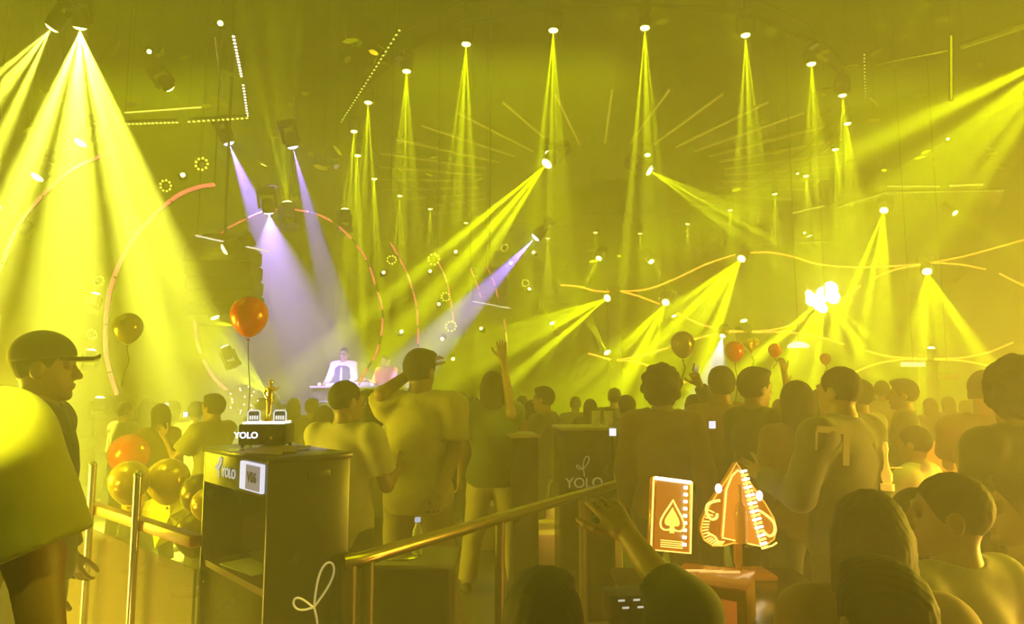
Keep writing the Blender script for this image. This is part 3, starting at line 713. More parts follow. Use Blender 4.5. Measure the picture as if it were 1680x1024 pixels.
# ------------------------------------------------------------------ display kiosk with its light box
LACQ = mat('black_lacquer', (.018, .016, .014), .22, 0, spec=.6, noise=.2)
SHELFM = mat('brown_shelf_board', (.16, .1, .06), .5)
WHITE_ON = glow('lit_white_letters', (.9, .9, 1), 3.2)
SILV = glow('glowing_pale_letters', (.75, .75, .7), .55)  # letters made pale by their own emission
def loop_logo(m, parent, M, s, r):
    loop1 = [Vector((.02+.42*u-.16*v, 0, .95*u+.1*v)) for u, v in ((math.sin(PI*i/20), math.sin(2*PI*i/20)) for i in range(21))]
    loop2 = [Vector((-.5*u, 0, .22*u+.13*v)) for u, v in ((math.sin(PI*i/20), math.sin(2*PI*i/20)) for i in range(21))]
    tail = [Vector((.02+.1*math.sin(i/8*2), 0, -.6*i/8)) for i in range(9)]
    mb = MB()
    for l in (loop1, loop2, tail): mb.tube([(M @ (p*s)) for p in l], r, n=6)
    return mb.obj('ribbon_emblem', m, parent)
KT = 1.375
n0 = at(441, 757, 2.4); kx, ky = n0.x, 2.4
al = Vector((math.cos(math.radians(133)), math.sin(math.radians(133)), 0)); bl = Vector((math.cos(math.radians(43)), math.sin(math.radians(43)), 0))
WA, WB = .63, .318
kiosk = thing('display_kiosk', 'tall black lacquered kiosk in the left foreground carrying a light box', 'kiosk', (kx, ky, 0), (0, 0, math.atan2(bl.y, bl.x)))
# local: +x along the right face, +y along the shelf face (depth to the left)
g = .02
MB().box((WB/2, .01, KT/2), (WB, .02, KT), bev=.006).obj('side_panel', LACQ, kiosk)
MB().box((WB/2, WA-.01, KT/2), (WB, .02, KT), bev=.006).obj('side_panel', LACQ, kiosk)
MB().box((WB-.01, WA/2, KT/2), (.02, WA-.04, KT)).obj('back_panel', LACQ, kiosk)
MB().box((WB/2, WA/2, KT+.008), (WB+.012, WA+.012, .022), bev=.005).obj('top', LACQ, kiosk)
MB().box((.011, WA/2, KT-.06), (.022, WA-.04, .12)).obj('front_rail', LACQ, kiosk)
for z in (.06, .52, .93): MB().box((WB/2, WA/2, z), (WB-.03, WA-.04, .025)).obj('shelf', SHELFM, kiosk)
MB().box((.02, WA/2, .72), (.012, WA-.04, .4)).obj('smoked_glass', mat('smoked_glass', (.05, .04, .03), .12, alpha=.25), kiosk)
for y, z in ((.6, .86), (.62, .7)): MB().ball((.012, y, z), .006, n=5).obj('door_stud', STEEL, kiosk)
FM = Matrix.Translation((-.003, .50, KT-.062)) @ Matrix.Rotation(-PI/2, 4, 'Z')
text('lettering', 'YOLO', .05, SILV, kiosk, Matrix.Translation((-.003, .35, KT-.066)) @ Matrix.Rotation(-PI/2, 4, 'Z') @ Matrix.Rotation(PI/2, 4, 'X'), .001)
loop_logo(SILV, kiosk, Matrix.Translation((-.004, .455, KT-.06)) @ Matrix.Rotation(-PI/2, 4, 'Z'), .05, .0025)
scr = MB().box((-.008, .118, KT-.055), (.016, .19, .1), bev=.004).obj('screen', glow('screen_white', (.8, .8, 1), .85), kiosk)
MB().box((-.018, .088, KT-.055), (.004, .115, .085)).obj('display', glow('screen_dim', (.38, .34, .34), .5), scr)
text('table_number', 'V06', .05, mat('dark_ink', (.06, .05, .06), .6), scr, Matrix.Translation((-.022, .088, KT-.055)) @ Matrix.Rotation(-PI/2, 4, 'Z') @ Matrix.Rotation(PI/2, 4, 'X'), .001)
MB().box((.19, -.004, KT-.05), (.085, .008, .026), bev=.003).obj('door_latch', mat('dark_plastic', (.03, .03, .03), .3), kiosk)
loop_logo(mat('gold_emblem', (.9, .78, .35), .35, .8, emit=(1, .85, .3), strength=.25), kiosk, Matrix.Translation((.18, -.004, .86)), .15, .004)
kM = Matrix.Translation((kx, ky, 0)) @ Matrix.Rotation(math.atan2(bl.y, bl.x), 4, 'Z')
def kpt(x, y, z): return kM @ Vector((x, y, z))
krot = math.atan2(bl.y, bl.x)
PAPER = mat('white_paper', (.75, .72, .7), .7, noise=.04)
tag(MB().box((0, 0, .002), (.12, .26, .004)).obj('paper_sheet', PAPER, loc=kpt(.1, .36, .9435), rot=(0, 0, krot+.1)), 'white sheet of paper lying on the upper shelf of the kiosk', 'paper')
tag(MB().box((0, 0, .08), (.14, .36, .16), bev=.006).obj('clear_tray', mat('clear_acrylic', (.5, .4, .3), .1, alpha=.22), loc=kpt(.22, .4, .945), rot=(0, 0, krot)), 'clear acrylic tray on the upper shelf behind the paper sheet', 'tray')
tag(MB().ball((0, 0, .04), (.1, .13, .04)).obj('crumpled_bag', mat('clear_bag', (.6, .55, .5), .25, alpha=.45), loc=kpt(.14, .35, .535), rot=(0, 0, krot)), 'crumpled translucent bag on the lower shelf of the kiosk', 'bag')
# light box on the kiosk
lb = thing('light_box', 'small black light box with glowing white letters on top of the kiosk', 'light box', (at(437, 738, 2.82).x, 2.82, KT+.02), (0, 0, math.radians(3)))
bxw, bxd, bxh = .188, .13, .083
MB().box((0, 0, .012+bxh/2), (bxw, bxd, bxh), bev=.008).obj('housing', LACQ, lb)
for x in (-.08, .08):
    for y in (-.05, .05): MB().cyl((x, y, 0), (x, y, .014), .007, n=8).obj('foot', BLACK, lb)
MB().box((0, 0, .012+bxh+.004), (.16, .115, .008)).obj('glowing_top', glow('white_glow_plate', (1, .97, .75), 1.6), lb)
text('lettering', 'YOLO', .034, WHITE_ON, lb, Matrix.Translation((-.062, -bxd/2-.001, .05)) @ Matrix.Rotation(PI/2, 4, 'X'), .0015)
MB().ball((.035, -bxd/2, .04), .006, n=6).obj('button', mat('brass', (.6, .45, .2), .3, 1), lb)
lbp = Vector(lb.location)
top_z = lbp.z+.012+bxh+.008
for x, lab in ((-.052, 'left'), (.054, 'right')):
    d = thing('digital_clock', 'small clear-framed digital counter on the light box, %s of the gold statuette' % lab, 'counter', (lbp.x+x, lbp.y-.01, top_z), (0, 0, .05))
    MB().tube([(-.024, 0, 0), (-.024, 0, .036), (-.018, 0, .044), (.018, 0, .044), (.024, 0, .036), (.024, 0, 0)], .0032, n=6).obj('frame', glow('white_frame_glow', (.9, .9, .9), .8), d)
    MB().box((0, .002, .02), (.044, .006, .038)).obj('screen', mat('dark_display', (.12, .11, .11), .3), d)
    for i in range(4): MB().box((-.014+i*.0093, -.002, .015), (.0055, .002, .016)).obj('digit', glow('digit_glow', (.9, .9, .8), 1.0), d)
# gold statuette
st_ = SDF(); z0 = 0
st_.cap((0, 0, .03), (.002, 0, .075), .0055, .009, k=.006); st_.cap((.006, 0, .03), (.008, 0, .08), .0055, .009, k=.006)
st_.cap((.004, 0, .085), (.006, 0, .1), .0125, .009, k=.01); st_.cap((.006, 0, .1), (.007, -.002, .13), .009, .0135, k=.01)
st_.cap((-.006, 0, .134), (.02, 0, .134), .006, k=.006); st_.cap((.007, 0, .136), (.008, 0, .15), .0045, k=.004); st_.ell((.008, 0, .158), (.0085, .0095, .012), k=.004)
st_.cap((.02, 0, .134), (.028, -.006, .125), .005, .0045, k=.003); st_.cap((.028, -.006, .125), (.045, -.01, .137), .0042, .003, k=.003)
st_.cap((-.006, 0, .134), (-.016, 0, .112), .005, .004, k=.003); st_.cap((-.016, 0, .112), (-.008, -.006, .097), .004, .003, k=.003)
st_.cap((0, 0, .03), (.002, -.006, .004), .005, k=.004); st_.cap((-.008, -.012, .006), (.012, .006, .006), .005, k=.004)
sb = thing('gold_statuette', 'slender gold figurine standing on the light box between the two counters', 'statuette', (lbp.x-.002, lbp.y+.01, top_z))
put('figure', npmesh('figure', [st_.build(.0016)]), GOLD, sb)
MB().lathe([(.022, 0), (.02, .006), (.01, .01)]).obj('pedestal', GOLD, sb)
# menu and wrapping paper lying on the kiosk top
pm = MB(); n_ = 7; V_ = []
for i in range(n_+1):
    x = i/n_
    V_.append([pm.bm.verts.new((x*.34, y*.2+.02*math.sin(i*2.2), .003+.006*abs(math.sin(i*1.7+y*2)))) for y in (0, .5, 1)])
for i in range(n_):
    for j in (0, 1): pm.bm.faces.new((V_[i][j], V_[i+1][j], V_[i+1][j+1], V_[i][j+1]))
bmesh.ops.solidify(pm.bm, geom=pm.bm.faces[:], thickness=.001)
tag(pm.obj('wrapping_paper', mat('brown_wrapping_paper', (.45, .3, .15), .5), loc=kpt(.06, .03, KT+.021), rot=(0, 0, krot+.75)), 'crinkled brown paper lying on the kiosk top in front of the light box', 'paper')
# ------------------------------------------------------------------ handrails
BRASS = mat('brushed_brass_rail', (.55, .43, .2), .24, 1.)
A_ = Vector((-.62, 2.58, 1.0)); B_ = at(590, 911, 2.62); B_.z = 1.0; C_ = at(1062, 776, 5.0); C_.z = 1.0
rl = thing('handrail', 'shiny brass handrail running from the kiosk back to the right', 'handrail', (B_.x, B_.y, 0))
o0 = Vector((B_.x, B_.y, 0))
MB().tube([A_-o0, (A_.lerp(B_, .6))-o0, B_-o0, B_.lerp(C_, .04)-o0, C_-o0], .028, n=14).obj('rail', BRASS, rl)
POSTM = mat('dull_steel_post', (.2, .17, .12), .4, .7)
for f, w in ((.015, .026), (.33, .024), (.64, .024), (.99, .024)):
    p = B_.lerp(C_, f)-o0; MB().cyl((p.x, p.y, 0), (p.x, p.y, .985), w, n=12).lathe([(.06, 0), (.06, .01), (w, .015)], (p.x, p.y, 0)).obj('post', POSTM, rl)
p = A_.lerp(B_, .4)-o0; MB().cyl((p.x, p.y, 0), (p.x, p.y, .985), .03, n=12).obj('post', POSTM, rl)
rl = thing('handrail', 'orange-brown handrail with steel posts behind the gold balloons at left', 'handrail', (-2.3, 3.7, 0))
R0 = at(110, 808, 3.9); R1 = at(322, 902, 2.85)
R0.z = R1.z = (R0.z+R1.z)/2; q0 = Vector((-2.3, 3.7, 0))
d_ = (R1-R0).normalized(); ang = math.atan2(d_.y, d_.x)
MB().box((R0+R1)/2-q0, ((R1-R0).length, .06, .05), R=Matrix.Rotation(ang, 3, 'Z'), bev=.012).obj('rail', mat('wooden_rail', (.4, .2, .08), .35), rl)
for f in (.3, .66):
    p = R0.lerp(R1, f)-q0; MB().cyl((p.x, p.y-.06, 0), (p.x, p.y-.06, 1.24), .018, n=12).ball((p.x, p.y-.06, 1.24), .02, n=6).obj('post', STEEL, rl)
MB().box((R0+R1)/2-q0-Vector((0, 0, .5)), ((R1-R0).length, .012, .78), R=Matrix.Rotation(ang, 3, 'Z')).obj('panel', mat('smoked_panel', (.1, .06, .03), .2, alpha=.6), rl)
# ------------------------------------------------------------------ balloons
def balloon(x, y, Y, w, label, m, string=None, name='balloon', heart=False):
    r = w/2/1120*Y; c = at(x, y, Y); t = thing(name, label, 'balloon', c)
    if heart:
        hs = SDF(); hs.ell((-.42, 0, .3), (.62, .42, .62), k=.15); hs.ell((.42, 0, .3), (.62, .42, .62), k=.15); hs.cap((-.35, 0, .1), (0, 0, -.85), .5, .08, k=.2); hs.cap((.35, 0, .1), (0, 0, -.85), .5, .08, k=.2)
        v, f = hs.build(.06); v = v*r; put('envelope', npmesh('envelope', [(v, f)]), m, t)
    else:
        prof = []
        for i in range(1, 22):
            a = PI*i/22; z = math.cos(a)*-1; rr = math.sin(a); zz = z*(1.0 if z > 0 else 1.28); rr *= (1 if z > 0 else (1-.22*(-z)**2.2)); prof.append((rr*r, zz*r))
        MB().lathe(prof, n=32).obj('envelope', m, t)
    MB().lathe([(.02*r, -1.3*r), (.1*r, -1.42*r), (.12*r, -1.44*r)], n=10).obj('knot', m, t) if not heart else MB().lathe([(.02*r, -.95*r), (.08*r, -1.05*r)], n=8).obj('knot', m, t)
    if string:
        L = string; MB().tube([(.06*math.sin(i*.5)*min(1, i/3)*.3, 0, -1.4*r-L*i/10) for i in range(11)], .0022*max(1, Y/3), n=5).obj('string', mat('dark_string', (.04, .03, .02), .8), t)
    return t
RED = mat('red_latex', (.5, .025, .015), .22, spec=.7, noise=.03); GLD = mat('gold_latex', (.6, .42, .06), .14, .55, noise=.05); OLV = mat('dark_gold_latex', (.2, .16, .02), .18, .5, noise=.05)
balloon(409, 516, 3.4, 60, 'large red balloon floating above the light box', RED, .8)
balloon(210, 536, 4.2, 46, 'see-through dark gold balloon floating between the two left arches', OLV, .25)
balloon(1120, 563, 6.5, 40, 'dark olive balloon floating above the curly-haired person', OLV, .2)
balloon(1205, 575, 6.5, 30, 'red balloon on a string above the man with a flat haircut', RED, .5)
balloon(1233, 566, 7.0, 26, 'gold heart balloon touching the right red balloon', GLD, .15, heart=True, name='heart_balloon')
balloon(1271, 574, 7.0, 21, 'small red balloon right of the gold heart balloon', RED, .1)
balloon(1354, 588, 9.5, 17, 'tiny faint red balloon above the big dark-jacketed man', RED, .1)
balloon(212, 788, 4.0, 62, 'gold balloon on the floor heap beside the left steel post', GLD)
balloon(276, 786, 4.2, 66, 'largest gold balloon at the top of the heap', GLD)
balloon(328, 808, 3.9, 60, 'gold balloon of the heap touching the kiosk', OLV)
balloon(338, 826, 3.6, 46, 'bright gold balloon half hidden behind the kiosk edge', GLD)
balloon(322, 872, 3.8, 66, 'dim gold balloon under the others beside the kiosk', OLV)
balloon(222, 826, 4.3, 40, 'small gold balloon between the two steel posts', GLD)
balloon(212, 744, 6.0, 62, 'big red balloon low behind the gold heap', RED)
p = at(285, 842, 4.3); sp_ = []
for i in range(10): a = PI/2+i*PI/5+.25; r = (.24 if i % 2 == 0 else .145); sp_.append((r*math.cos(a), r*math.sin(a)))
sm = MB(); cf = sm.bm.verts.new((0, -.06, 0)); cb = sm.bm.verts.new((0, .06, 0)); rv = [sm.bm.verts.new((x, 0, z)) for x, z in sp_]
for i in range(10): j = (i+1) % 10; sm.bm.faces.new((cf, rv[i], rv[j])); sm.bm.faces.new((cb, rv[j], rv[i]))
tag(sm.obj('star_balloon', mat('yellow_foil', (.85, .85, .08), .35, .3), loc=p, rot=(.1, .1, .1), smooth=False), 'yellow foil star balloon lying under the gold balloons', 'balloon')
# clear globe full of tiny lights
gp = at(399, 656, 5.0); t = thing('bubble_balloon', 'clear bubble balloon dotted with tiny lights behind the kiosk', 'balloon', gp)
MB().ball((0, 0, 0), .11, n=12).obj('bubble', mat('clear_film', (.8, .8, .8), .05, alpha=.12), t)
for i in range(16):
    a = i*2.4; z = 1-2*(i+.5)/16; rr = math.sqrt(1-z*z); MB().ball((.1*rr*math.cos(a), .1*rr*math.sin(a), .1*z), .0055, n=4).obj('tiny_light', glow('tiny_warm_led', (1, .95, .6), 4), t)
# ------------------------------------------------------------------ drinks table with the lit spade display
WOODT = mat('dark_table_top', (.1, .06, .04), .2, noise=.3)
tb = thing('low_table', 'dark low table under the glowing spade display', 'table', (.93, 3.05, 0))
MB().box((0, 0, .735), (.9, .85, .03), bev=.008).obj('table_top', WOODT, tb)
for x in (-.38, .38):
    for y in (-.36, .36): MB().cyl((x, y, 0), (x, y, .72), .022, n=10).obj('leg', POSTM, tb)
ORG = glow('orange_glow_panel', (1, .3, .02), .75); ORGL = glow('bright_orange_line', (1, .55, .08), 3.2); ORGD = glow('dim_orange_glow', (1, .22, .02), .3); WHL = glow('white_hot_led', (1, .85, .6), 7)
# spade outline
def spade(n=14):
    pts = []
    for i in range(n+1):
        t = i/n; x = .5*math.sin(t*PI*.92)**.9*(.35+.65*t); z = .62-1.0*t; pts.append((x, z))
    return pts
def spade_poly(s, n=16):
    R_ = [(0, .6), (.1, .44), (.23, .26), (.36, .08), (.46, -.1), (.49, -.24), (.45, -.36), (.34, -.43), (.2, -.43), (.08, -.4)]
    return [(x*s, z*s) for x, z in R_]+[(-x*s, z*s) for x, z in R_[::-1][:-1]]
sd = thing('spade_display', 'glowing orange spade-shaped display with an arched niche standing on the low table', 'display', at(1211, 838, 3.3), (0, 0, .05))
SC = .37
MB().prism(spade_poly(SC), .03, Matrix.Translation((0, .03, 0))).obj('back_plate', mat('amber_acrylic', (.25, .09, .01), .2, emit=(1, .3, .02), strength=.16), sd)
oz = [Vector((x, 0, z)) for x, z in spade_poly(SC)]
MB().tube(oz, .004, n=6, closed=True).obj('light_edge', glow('orange_edge', (1, .4, .03), 1.3), sd)
nz_ = [(-.085, -.12), (-.06, .1), (-.03, .165), (.0, .19), (.03, .165), (.06, .02), (.095, -.16)]
MB().prism([(x, z) for x, z in nz_], .03, Matrix.Translation((0, 0, 0))).obj('niche', ORG, sd)
MB().tube([(x, -.018, z) for x, z in nz_], .0045, n=6, closed=True).obj('niche_edge', ORGL, sd)
MB().lathe([(.028, -.14), (.03, -.02), (.024, .02), (.01, .05), (.009, .11), (.011, .125)], (0, -.03, 0), n=16).obj('bottle_figure', mat('amber_bottle', (.3, .1, .02), .2, emit=(1, .35, .03), strength=.25), sd)
for i in range(20):
    t = i/19; x = .012+.088*t; z = .185-.35*t; MB().box((x+.012, -.022, z), (.03+.012*math.sin(t*PI), .01, .0085), R=Matrix.Rotation(-.25, 3, 'Y')).obj('light_rung', WHL if i % 2 == 0 else ORGL, sd)
LP_ = [(-.4, .02), (-.47, -.12), (-.49, -.24), (-.45, -.36), (-.36, -.42), (-.26, -.435)]
for i in range(16):
    t = i/15*(len(LP_)-1); k_ = min(int(t), len(LP_)-2); f_ = t-k_
    px_ = (LP_[k_][0]*(1-f_)+LP_[k_+1][0]*f_)*SC; pz_ = (LP_[k_][1]*(1-f_)+LP_[k_+1][1]*f_)*SC
    v_ = Vector((0-px_, 0, -.06-pz_)).normalized(); a_ = Vector((px_, -.008, pz_)); MB().cyl(a_+v_*.004, a_+v_*.034, .0028, n=6).obj('light_rung', ORGL, sd)
def scroll(pts, r, m, nm='scroll_light'): MB().tube([(x, -.012, z) for x, z in smoothpts(pts)], r, n=6).obj(nm, m, sd)
scroll([(-.09, .05), (-.12, .045), (-.15, .03), (-.155, -.005), (-.135, -.035), (-.11, -.03), (-.105, -.01)], .0065, ORGL)
scroll([(.1, -.0), (.13, -.02), (.165, -.055), (.165, -.1), (.14, -.115), (.115, -.095)], .0065, ORGL)
scroll([(-.15, -.1), (-.12, -.115), (-.105, -.14)], .005, ORGL); scroll([(.12, -.165), (.15, -.16), (.175, -.145)], .004, ORGL)
MB().ball((-.095, -.012, .105), (.017, .01, .022), n=6).obj('light_gem', WHL, sd); MB().ball((.1, -.012, .07), (.016, .01, .024), n=6).obj('light_gem', WHL, sd)
MB().box((0, .02, -.2), (.03, .03, .1)).obj('stem', mat('amber_acrylic', (.25, .09, .01), .2), sd)
dz_ = sd.location.z; MB().box((0, .02, -(dz_-.75)+.012), (.3, .18, .02), bev=.004).cyl((0, .02, -(dz_-.76)), (0, .02, -.15), .014).obj('foot', mat('amber_acrylic', (.25, .09, .01), .2), sd)
# open presentation case
cs = thing('presentation_case', 'open amber-lit presentation case with a spade emblem inside its raised lid', 'case', at(1172, 962, 2.72), (0, 0, math.radians(-28)))
cz0 = .75-cs.location.z
AMB_A = mat('clear_amber_acrylic', (.5, .2, .05), .15, alpha=.55, emit=(1, .3, .03), strength=.12)
MB().box((0, 0, cz0+.075), (.27, .2, .15), bev=.008).obj('box', mat('bronze_case', (.4, .2, .07), .3, .3), cs)
MB().box((0, -.103, cz0+.07), (.2, .004, .08)).obj('front_panel', ORGD, cs)
MB().box((0, 0, cz0+.165), (.28, .21, .02), bev=.005).obj('clear_cover', AMB_A, cs)
for i in range(3): MB().box((-.07+i*.06, -.02+i*.02, cz0+.18), (.09, .012, .006), R=Matrix.Rotation(.5, 3, 'Z')).obj('glowing_line', glow('soft_orange_line', (1, .6, .15), .9), cs)
LR = Matrix.Rotation(math.radians(62), 4, 'Z')
ld = put('lid', MB().box((0, 0, .0), (.19, .03, .29), bev=.012).mesh('lid'), AMB_A, cs)
lp = at(1098, 845, 2.85); csM = Matrix.Translation(cs.location) @ Matrix.Rotation(math.radians(-28), 4, 'Z')
ll = csM.inverted() @ lp
ld.location = ll; ld.rotation_euler = (math.radians(-8), math.radians(9), math.radians(48))
MB().box((0, -.017, 0), (.15, .006, .26), bev=.003).obj('lining', glow('orange_lining', (1, .28, .02), .42), ld)
MB().tube([(-.092, -.02, -.14), (-.092, -.02, .14), (.092, -.02, .14), (.092, -.02, -.14)], .004, n=6, closed=True).obj('light_edge', ORGL, ld)
MB().box((0, -.02, .138), (.17, .01, .012)).obj('light_edge', WHL, ld)
MB().tube([(x, -.024, z-.01) for x, z in spade_poly(.115)], .0035, n=6, closed=True).obj('spade_emblem', ORGL, ld)
MB().prism(spade_poly(.07), .006, Matrix.Translation((0, -.022, -.012))).box((0, -.022, -.055), (.02, .006, .03)).obj('spade_emblem', glow('yellow_emblem', (1, .6, .08), 1.6), ld)
for i in range(9): MB().box((.06, -.023, .115-i*.028), (.014, .008, .012)).obj('led', WHL, ld)
for i in range(4): MB().box((.0, -.023, -.1-i*.008), (.1, .005, .003)).obj('glowing_line', ORGL, ld)
# ------------------------------------------------------------------ other furniture
def small_kiosk(x, y, Y, w, label, logo=True):
    p = at(x, y, Y); t = thing('display_kiosk', label, 'kiosk', (p.x, p.y, 0), (0, 0, .12))
    h = p.z; MB().box((0, .2, h/2), (w, .42, h), bev=.01).obj('cabinet', LACQ, t); MB().box((0, .2, h+.008), (w+.03, .45, .02), bev=.004).obj('top', mat('gold_trim_top', (.35, .28, .12), .3, .5), t)
    if logo:
        text('lettering', 'YOLO', .1, mat('grey_letters', (.45, .45, .38), .5, emit=(.7, .7, .55), strength=.08), t, Matrix.Translation((-.04, -.012, h-.37)) @ Matrix.Rotation(PI/2, 4, 'X'), .001)
        loop_logo(MATS['grey_letters'], t, Matrix.Translation((-.05, -.013, h-.27)), .09, .004)
    return t
small_kiosk(966, 706, 4.95, .36, 'second black kiosk with an emblem, behind the middle of the handrail')
small_kiosk(862, 718, 5.3, .2, 'narrow dark kiosk between the dark-clad woman and the man with a lit face', False)
def phone(x, y, Y, label, s=1., em=1.4, rot=0, roll=0):
    em *= .8; s *= .72
    t = thing('phone', label, 'phone', at(x, y, Y), (0, roll, rot)); MB().box((0, 0, 0), (.075*s, .01, .075*s*1.1), bev=.004).obj('case', BLACK, t)
    MB().box((0, -.007, 0), (.066*s, .004, .066*s*1.1)).obj('screen', glow('phone_screen_%d' % round(em*10), (.8, .8, 1), em), t); return t
t = tag(put('glass_stack', MB().lathe([(.03, 0), (.035, .11), (.032, .11), (.028, .004)], n=12).mesh('g'), mat('clear_glass', (.7, .7, .6), .05, alpha=.35)), 'clear glass on the second kiosk, left one', 'glass', 'glasses on the second kiosk'); t.location = at(978, 703, 5.15); t.location.z = at(966, 706, 4.95).z+.02
t2 = t.copy(); COL.objects.link(t2); t2.location.x += .09; t2['label'] = 'clear glass on the second kiosk, right one'
# small table with a bottle behind the rail
sp0 = at(684, 915, 3.35); tz = sp0.z
tt = thing('side_table', 'dark round-edged side table behind the start of the brass handrail', 'table', (sp0.x-.02, 3.35, 0))
MB().box((0, 0, tz), (.42, .36, .025), bev=.01).obj('table_top', mat('grey_green_top', (.25, .24, .2), .3), tt); MB().box((0, .02, tz/2), (.38, .3, tz-.03), bev=.02).obj('pedestal', mat('dark_green_cloth', (.05, .05, .03), .8), tt)
b_ = thing('water_bottle', 'small plastic water bottle with a pale blue cap on the side table', 'bottle', (sp0.x, 3.36, tz+.014))
MB().lathe([(.025, 0), (.027, .07), (.024, .11), (.012, .135), (.011, .15)], n=14).obj('bottle_body', mat('clear_plastic', (.7, .75, .6), .1, alpha=.4), b_); MB().lathe([(.014, .15), (.014, .17)], n=12).obj('cap', glow('glowing_blue_cap', (.6, .7, 1), .6), b_)  # cap colour comes from its own emission, though it is no lamp
tag(MB().tube([(.1*math.cos(a*.4), .07*math.sin(a*.4), .006) for a in range(16)], .006, n=5, closed=True).obj('metal_tray', STEEL, loc=(sp0.x-.08, 3.3, tz+.014)), 'oval metal tray on the side table', 'tray')
# sofa blocks and bar ledges in warm light
BEI = mat('beige_leather', (.55, .4, .25), .45)
def sofa(x, y, Y, w, label, m, h=.45, d=.7, rz=0):
    p = at(x, y, Y); t = thing('lounge_seat', label, 'sofa', (p.x, p.y, 0), (0, 0, rz))
    MB().box((0, 0, h/2), (w, d, h), bev=.04).obj('seat', m, t); MB().box((0, d/2, h*.9), (w, .14, h*.9), bev=.04).obj('backrest', m, t); return t
sofa(935, 860, 6.0, .8, 'beige leather seat under the second kiosk, warmly lit', BEI)
sofa(835, 860, 7.3, .6, 'beige leather seat behind the legs of the dark-clad woman', BEI)
sofa(1500, 790, 4.35, .9, 'dull orange seat under the seated person with chin in hand', mat('orange_leather', (.5, .17, .05), .5), .55, .6)
sofa(1650, 700, 6.4, 1.6, 'long orange sofa back at right behind the seated people', MATS['orange_leather'], .8, .8, -.25)
p = at(1628, 752, 3.1); q = at(1606, 728, 3.3); r_ = at(1652, 772, 2.9)
t = tag(MB().cyl(q-p, r_-p, .022, n=8).obj('red_light_tube', glow('red_led', (1, .08, .06), 2.0), loc=p), 'glowing red light tube along the ledge at the lower right', 'light tube')
t = thing('gilded_bottle', 'glowing gilded bottle stand beside the elbow of the big dark-jacketed man', 'bottle', at(1455, 778, 3.3)); t.scale = (.75,)*3
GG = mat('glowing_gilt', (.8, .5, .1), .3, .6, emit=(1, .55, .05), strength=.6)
MB().lathe([(.022, -.06), (.032, -.04), (.034, 0), (.02, .03), (.012, .07), (.012, .12), (.018, .16), (.01, .2)], n=12).obj('bottle_body', GG, t); MB().box((.05, 0, .04), (.1, .008, .008)).obj('arm', GG, t); MB().lathe([(.04, -.1), (.04, -.06)], n=14).obj('foot', GG, t)
hang(tag(MB().lathe([(.22, 0), (.2, .05), (.12, .1), (.02, .12)], n=20).obj('dome_lamp', glow('white_dome', (1, 1, .3), 6), loc=at(1310, 570, 14)), 'small white dome lamp glowing right of the small red balloon', 'lamp'), .008)
hang(tag(MB().box((0, 0, 0), (.5, .06, .1)).obj('lit_panel', glow('yellow_panel', (1, .95, .3), 3), loc=at(1498, 598, 15)), 'small bright yellow panel below the lower right curves', 'panel'), .008)
hang(tag(MB().box((0, 0, 0), (.42, .06, .11)).obj('red_sign', glow('dim_red_sign', (.8, .1, .02), .35), loc=at(1555, 618, 15)), 'dim red sign hanging at right under the light curves', 'sign'), .008)
t = thing('control_box', 'dark floor box with small white slots in front of the waving hand', 'equipment box', at(1045, 985, 2.5), (0, 0, .15)); 
MB().box((0, .05, -.03), (.2, .12, .1), bev=.006).obj('housing', BLACK, t)
for i in range(3):
    for j in range(2): MB().box((-.06+i*.055+j*.015, -.012, .005-j*.025), (.024, .004, .006)).obj('slot', glow('white_slot', (.8, .8, .65), .6), t)
hz_ = t.location.z-.08; MB().box((0, .05, -.08-hz_/2), (.06, .06, hz_)).obj('stand', BLACK, t)
# ------------------------------------------------------------------ disc jockey booth
bt = thing('dj_booth', 'dark booth on the stage with turntables for the two disc jockeys', 'booth', (at(588, 632, 12).x, 12, .54))
MB().box((0, .35, .52), (1.62, .7, 1.04), bev=.02).obj('desk', mat('booth_black', (.03, .025, .03), .5), bt)
MB().box((0, -.012, .8), (1.5, .02, .02)).obj('trim_line', mat('grey_trim', (.3, .3, .3), .4), bt)
MB().box((0, .35, 1.055), (1.68, .74, .03)).obj('desk_top', mat('booth_top', (.5, .48, .5), .3), bt)
for x in (-.5, .5):
    d = MB().lathe([(.16, 1.07), (.16, 1.11), (.02, 1.12)], (x, .3, 0), n=20).obj('turntable', mat('deck_grey', (.5, .5, .55), .3), bt)
MB().box((0, .3, 1.1), (.36, .34, .07), bev=.01).obj('mixer', mat('deck_grey', (.5, .5, .55), .3), bt)
for x, y, lab in ((655, 631, 'low lit lamp beside the booth, right one'), (524, 630, 'low lit lamp at the left end of the booth')):
    tag(MB().ball((0, 0, 0), .03, n=6).obj('small_lamp', glow('pale_pink_bulb', (1, .8, .9), 3), loc=(at(x, y, 12.2).x, 12.2, 1.642)), lab, 'lamp')
# ------------------------------------------------------------------ people, nearest first
C_KHAKI = cloth('khaki_cotton', (.38, .33, .17)); C_YEL = cloth('yellow_cotton', (.2, .19, .05)); C_WHT = cloth('off_white_cotton', (.34, .31, .22)); C_DRK = cloth('dark_cloth', (.035, .035, .025))
C_GRN = cloth('dark_green_cloth_wear', (.045, .06, .03)); C_BEIGE = cloth('beige_trousers', (.28, .22, .14)); C_BRN = cloth('brown_cloth', (.14, .07, .04)); C_PNK = cloth('salmon_cloth', (.8, .25, .2)); C_ORG = cloth('orange_cloth', (.6, .24, .08)); C_GREY = cloth('grey_cloth', (.22, .2, .15))
def W_(x, y, Y): return at(x, y, Y)
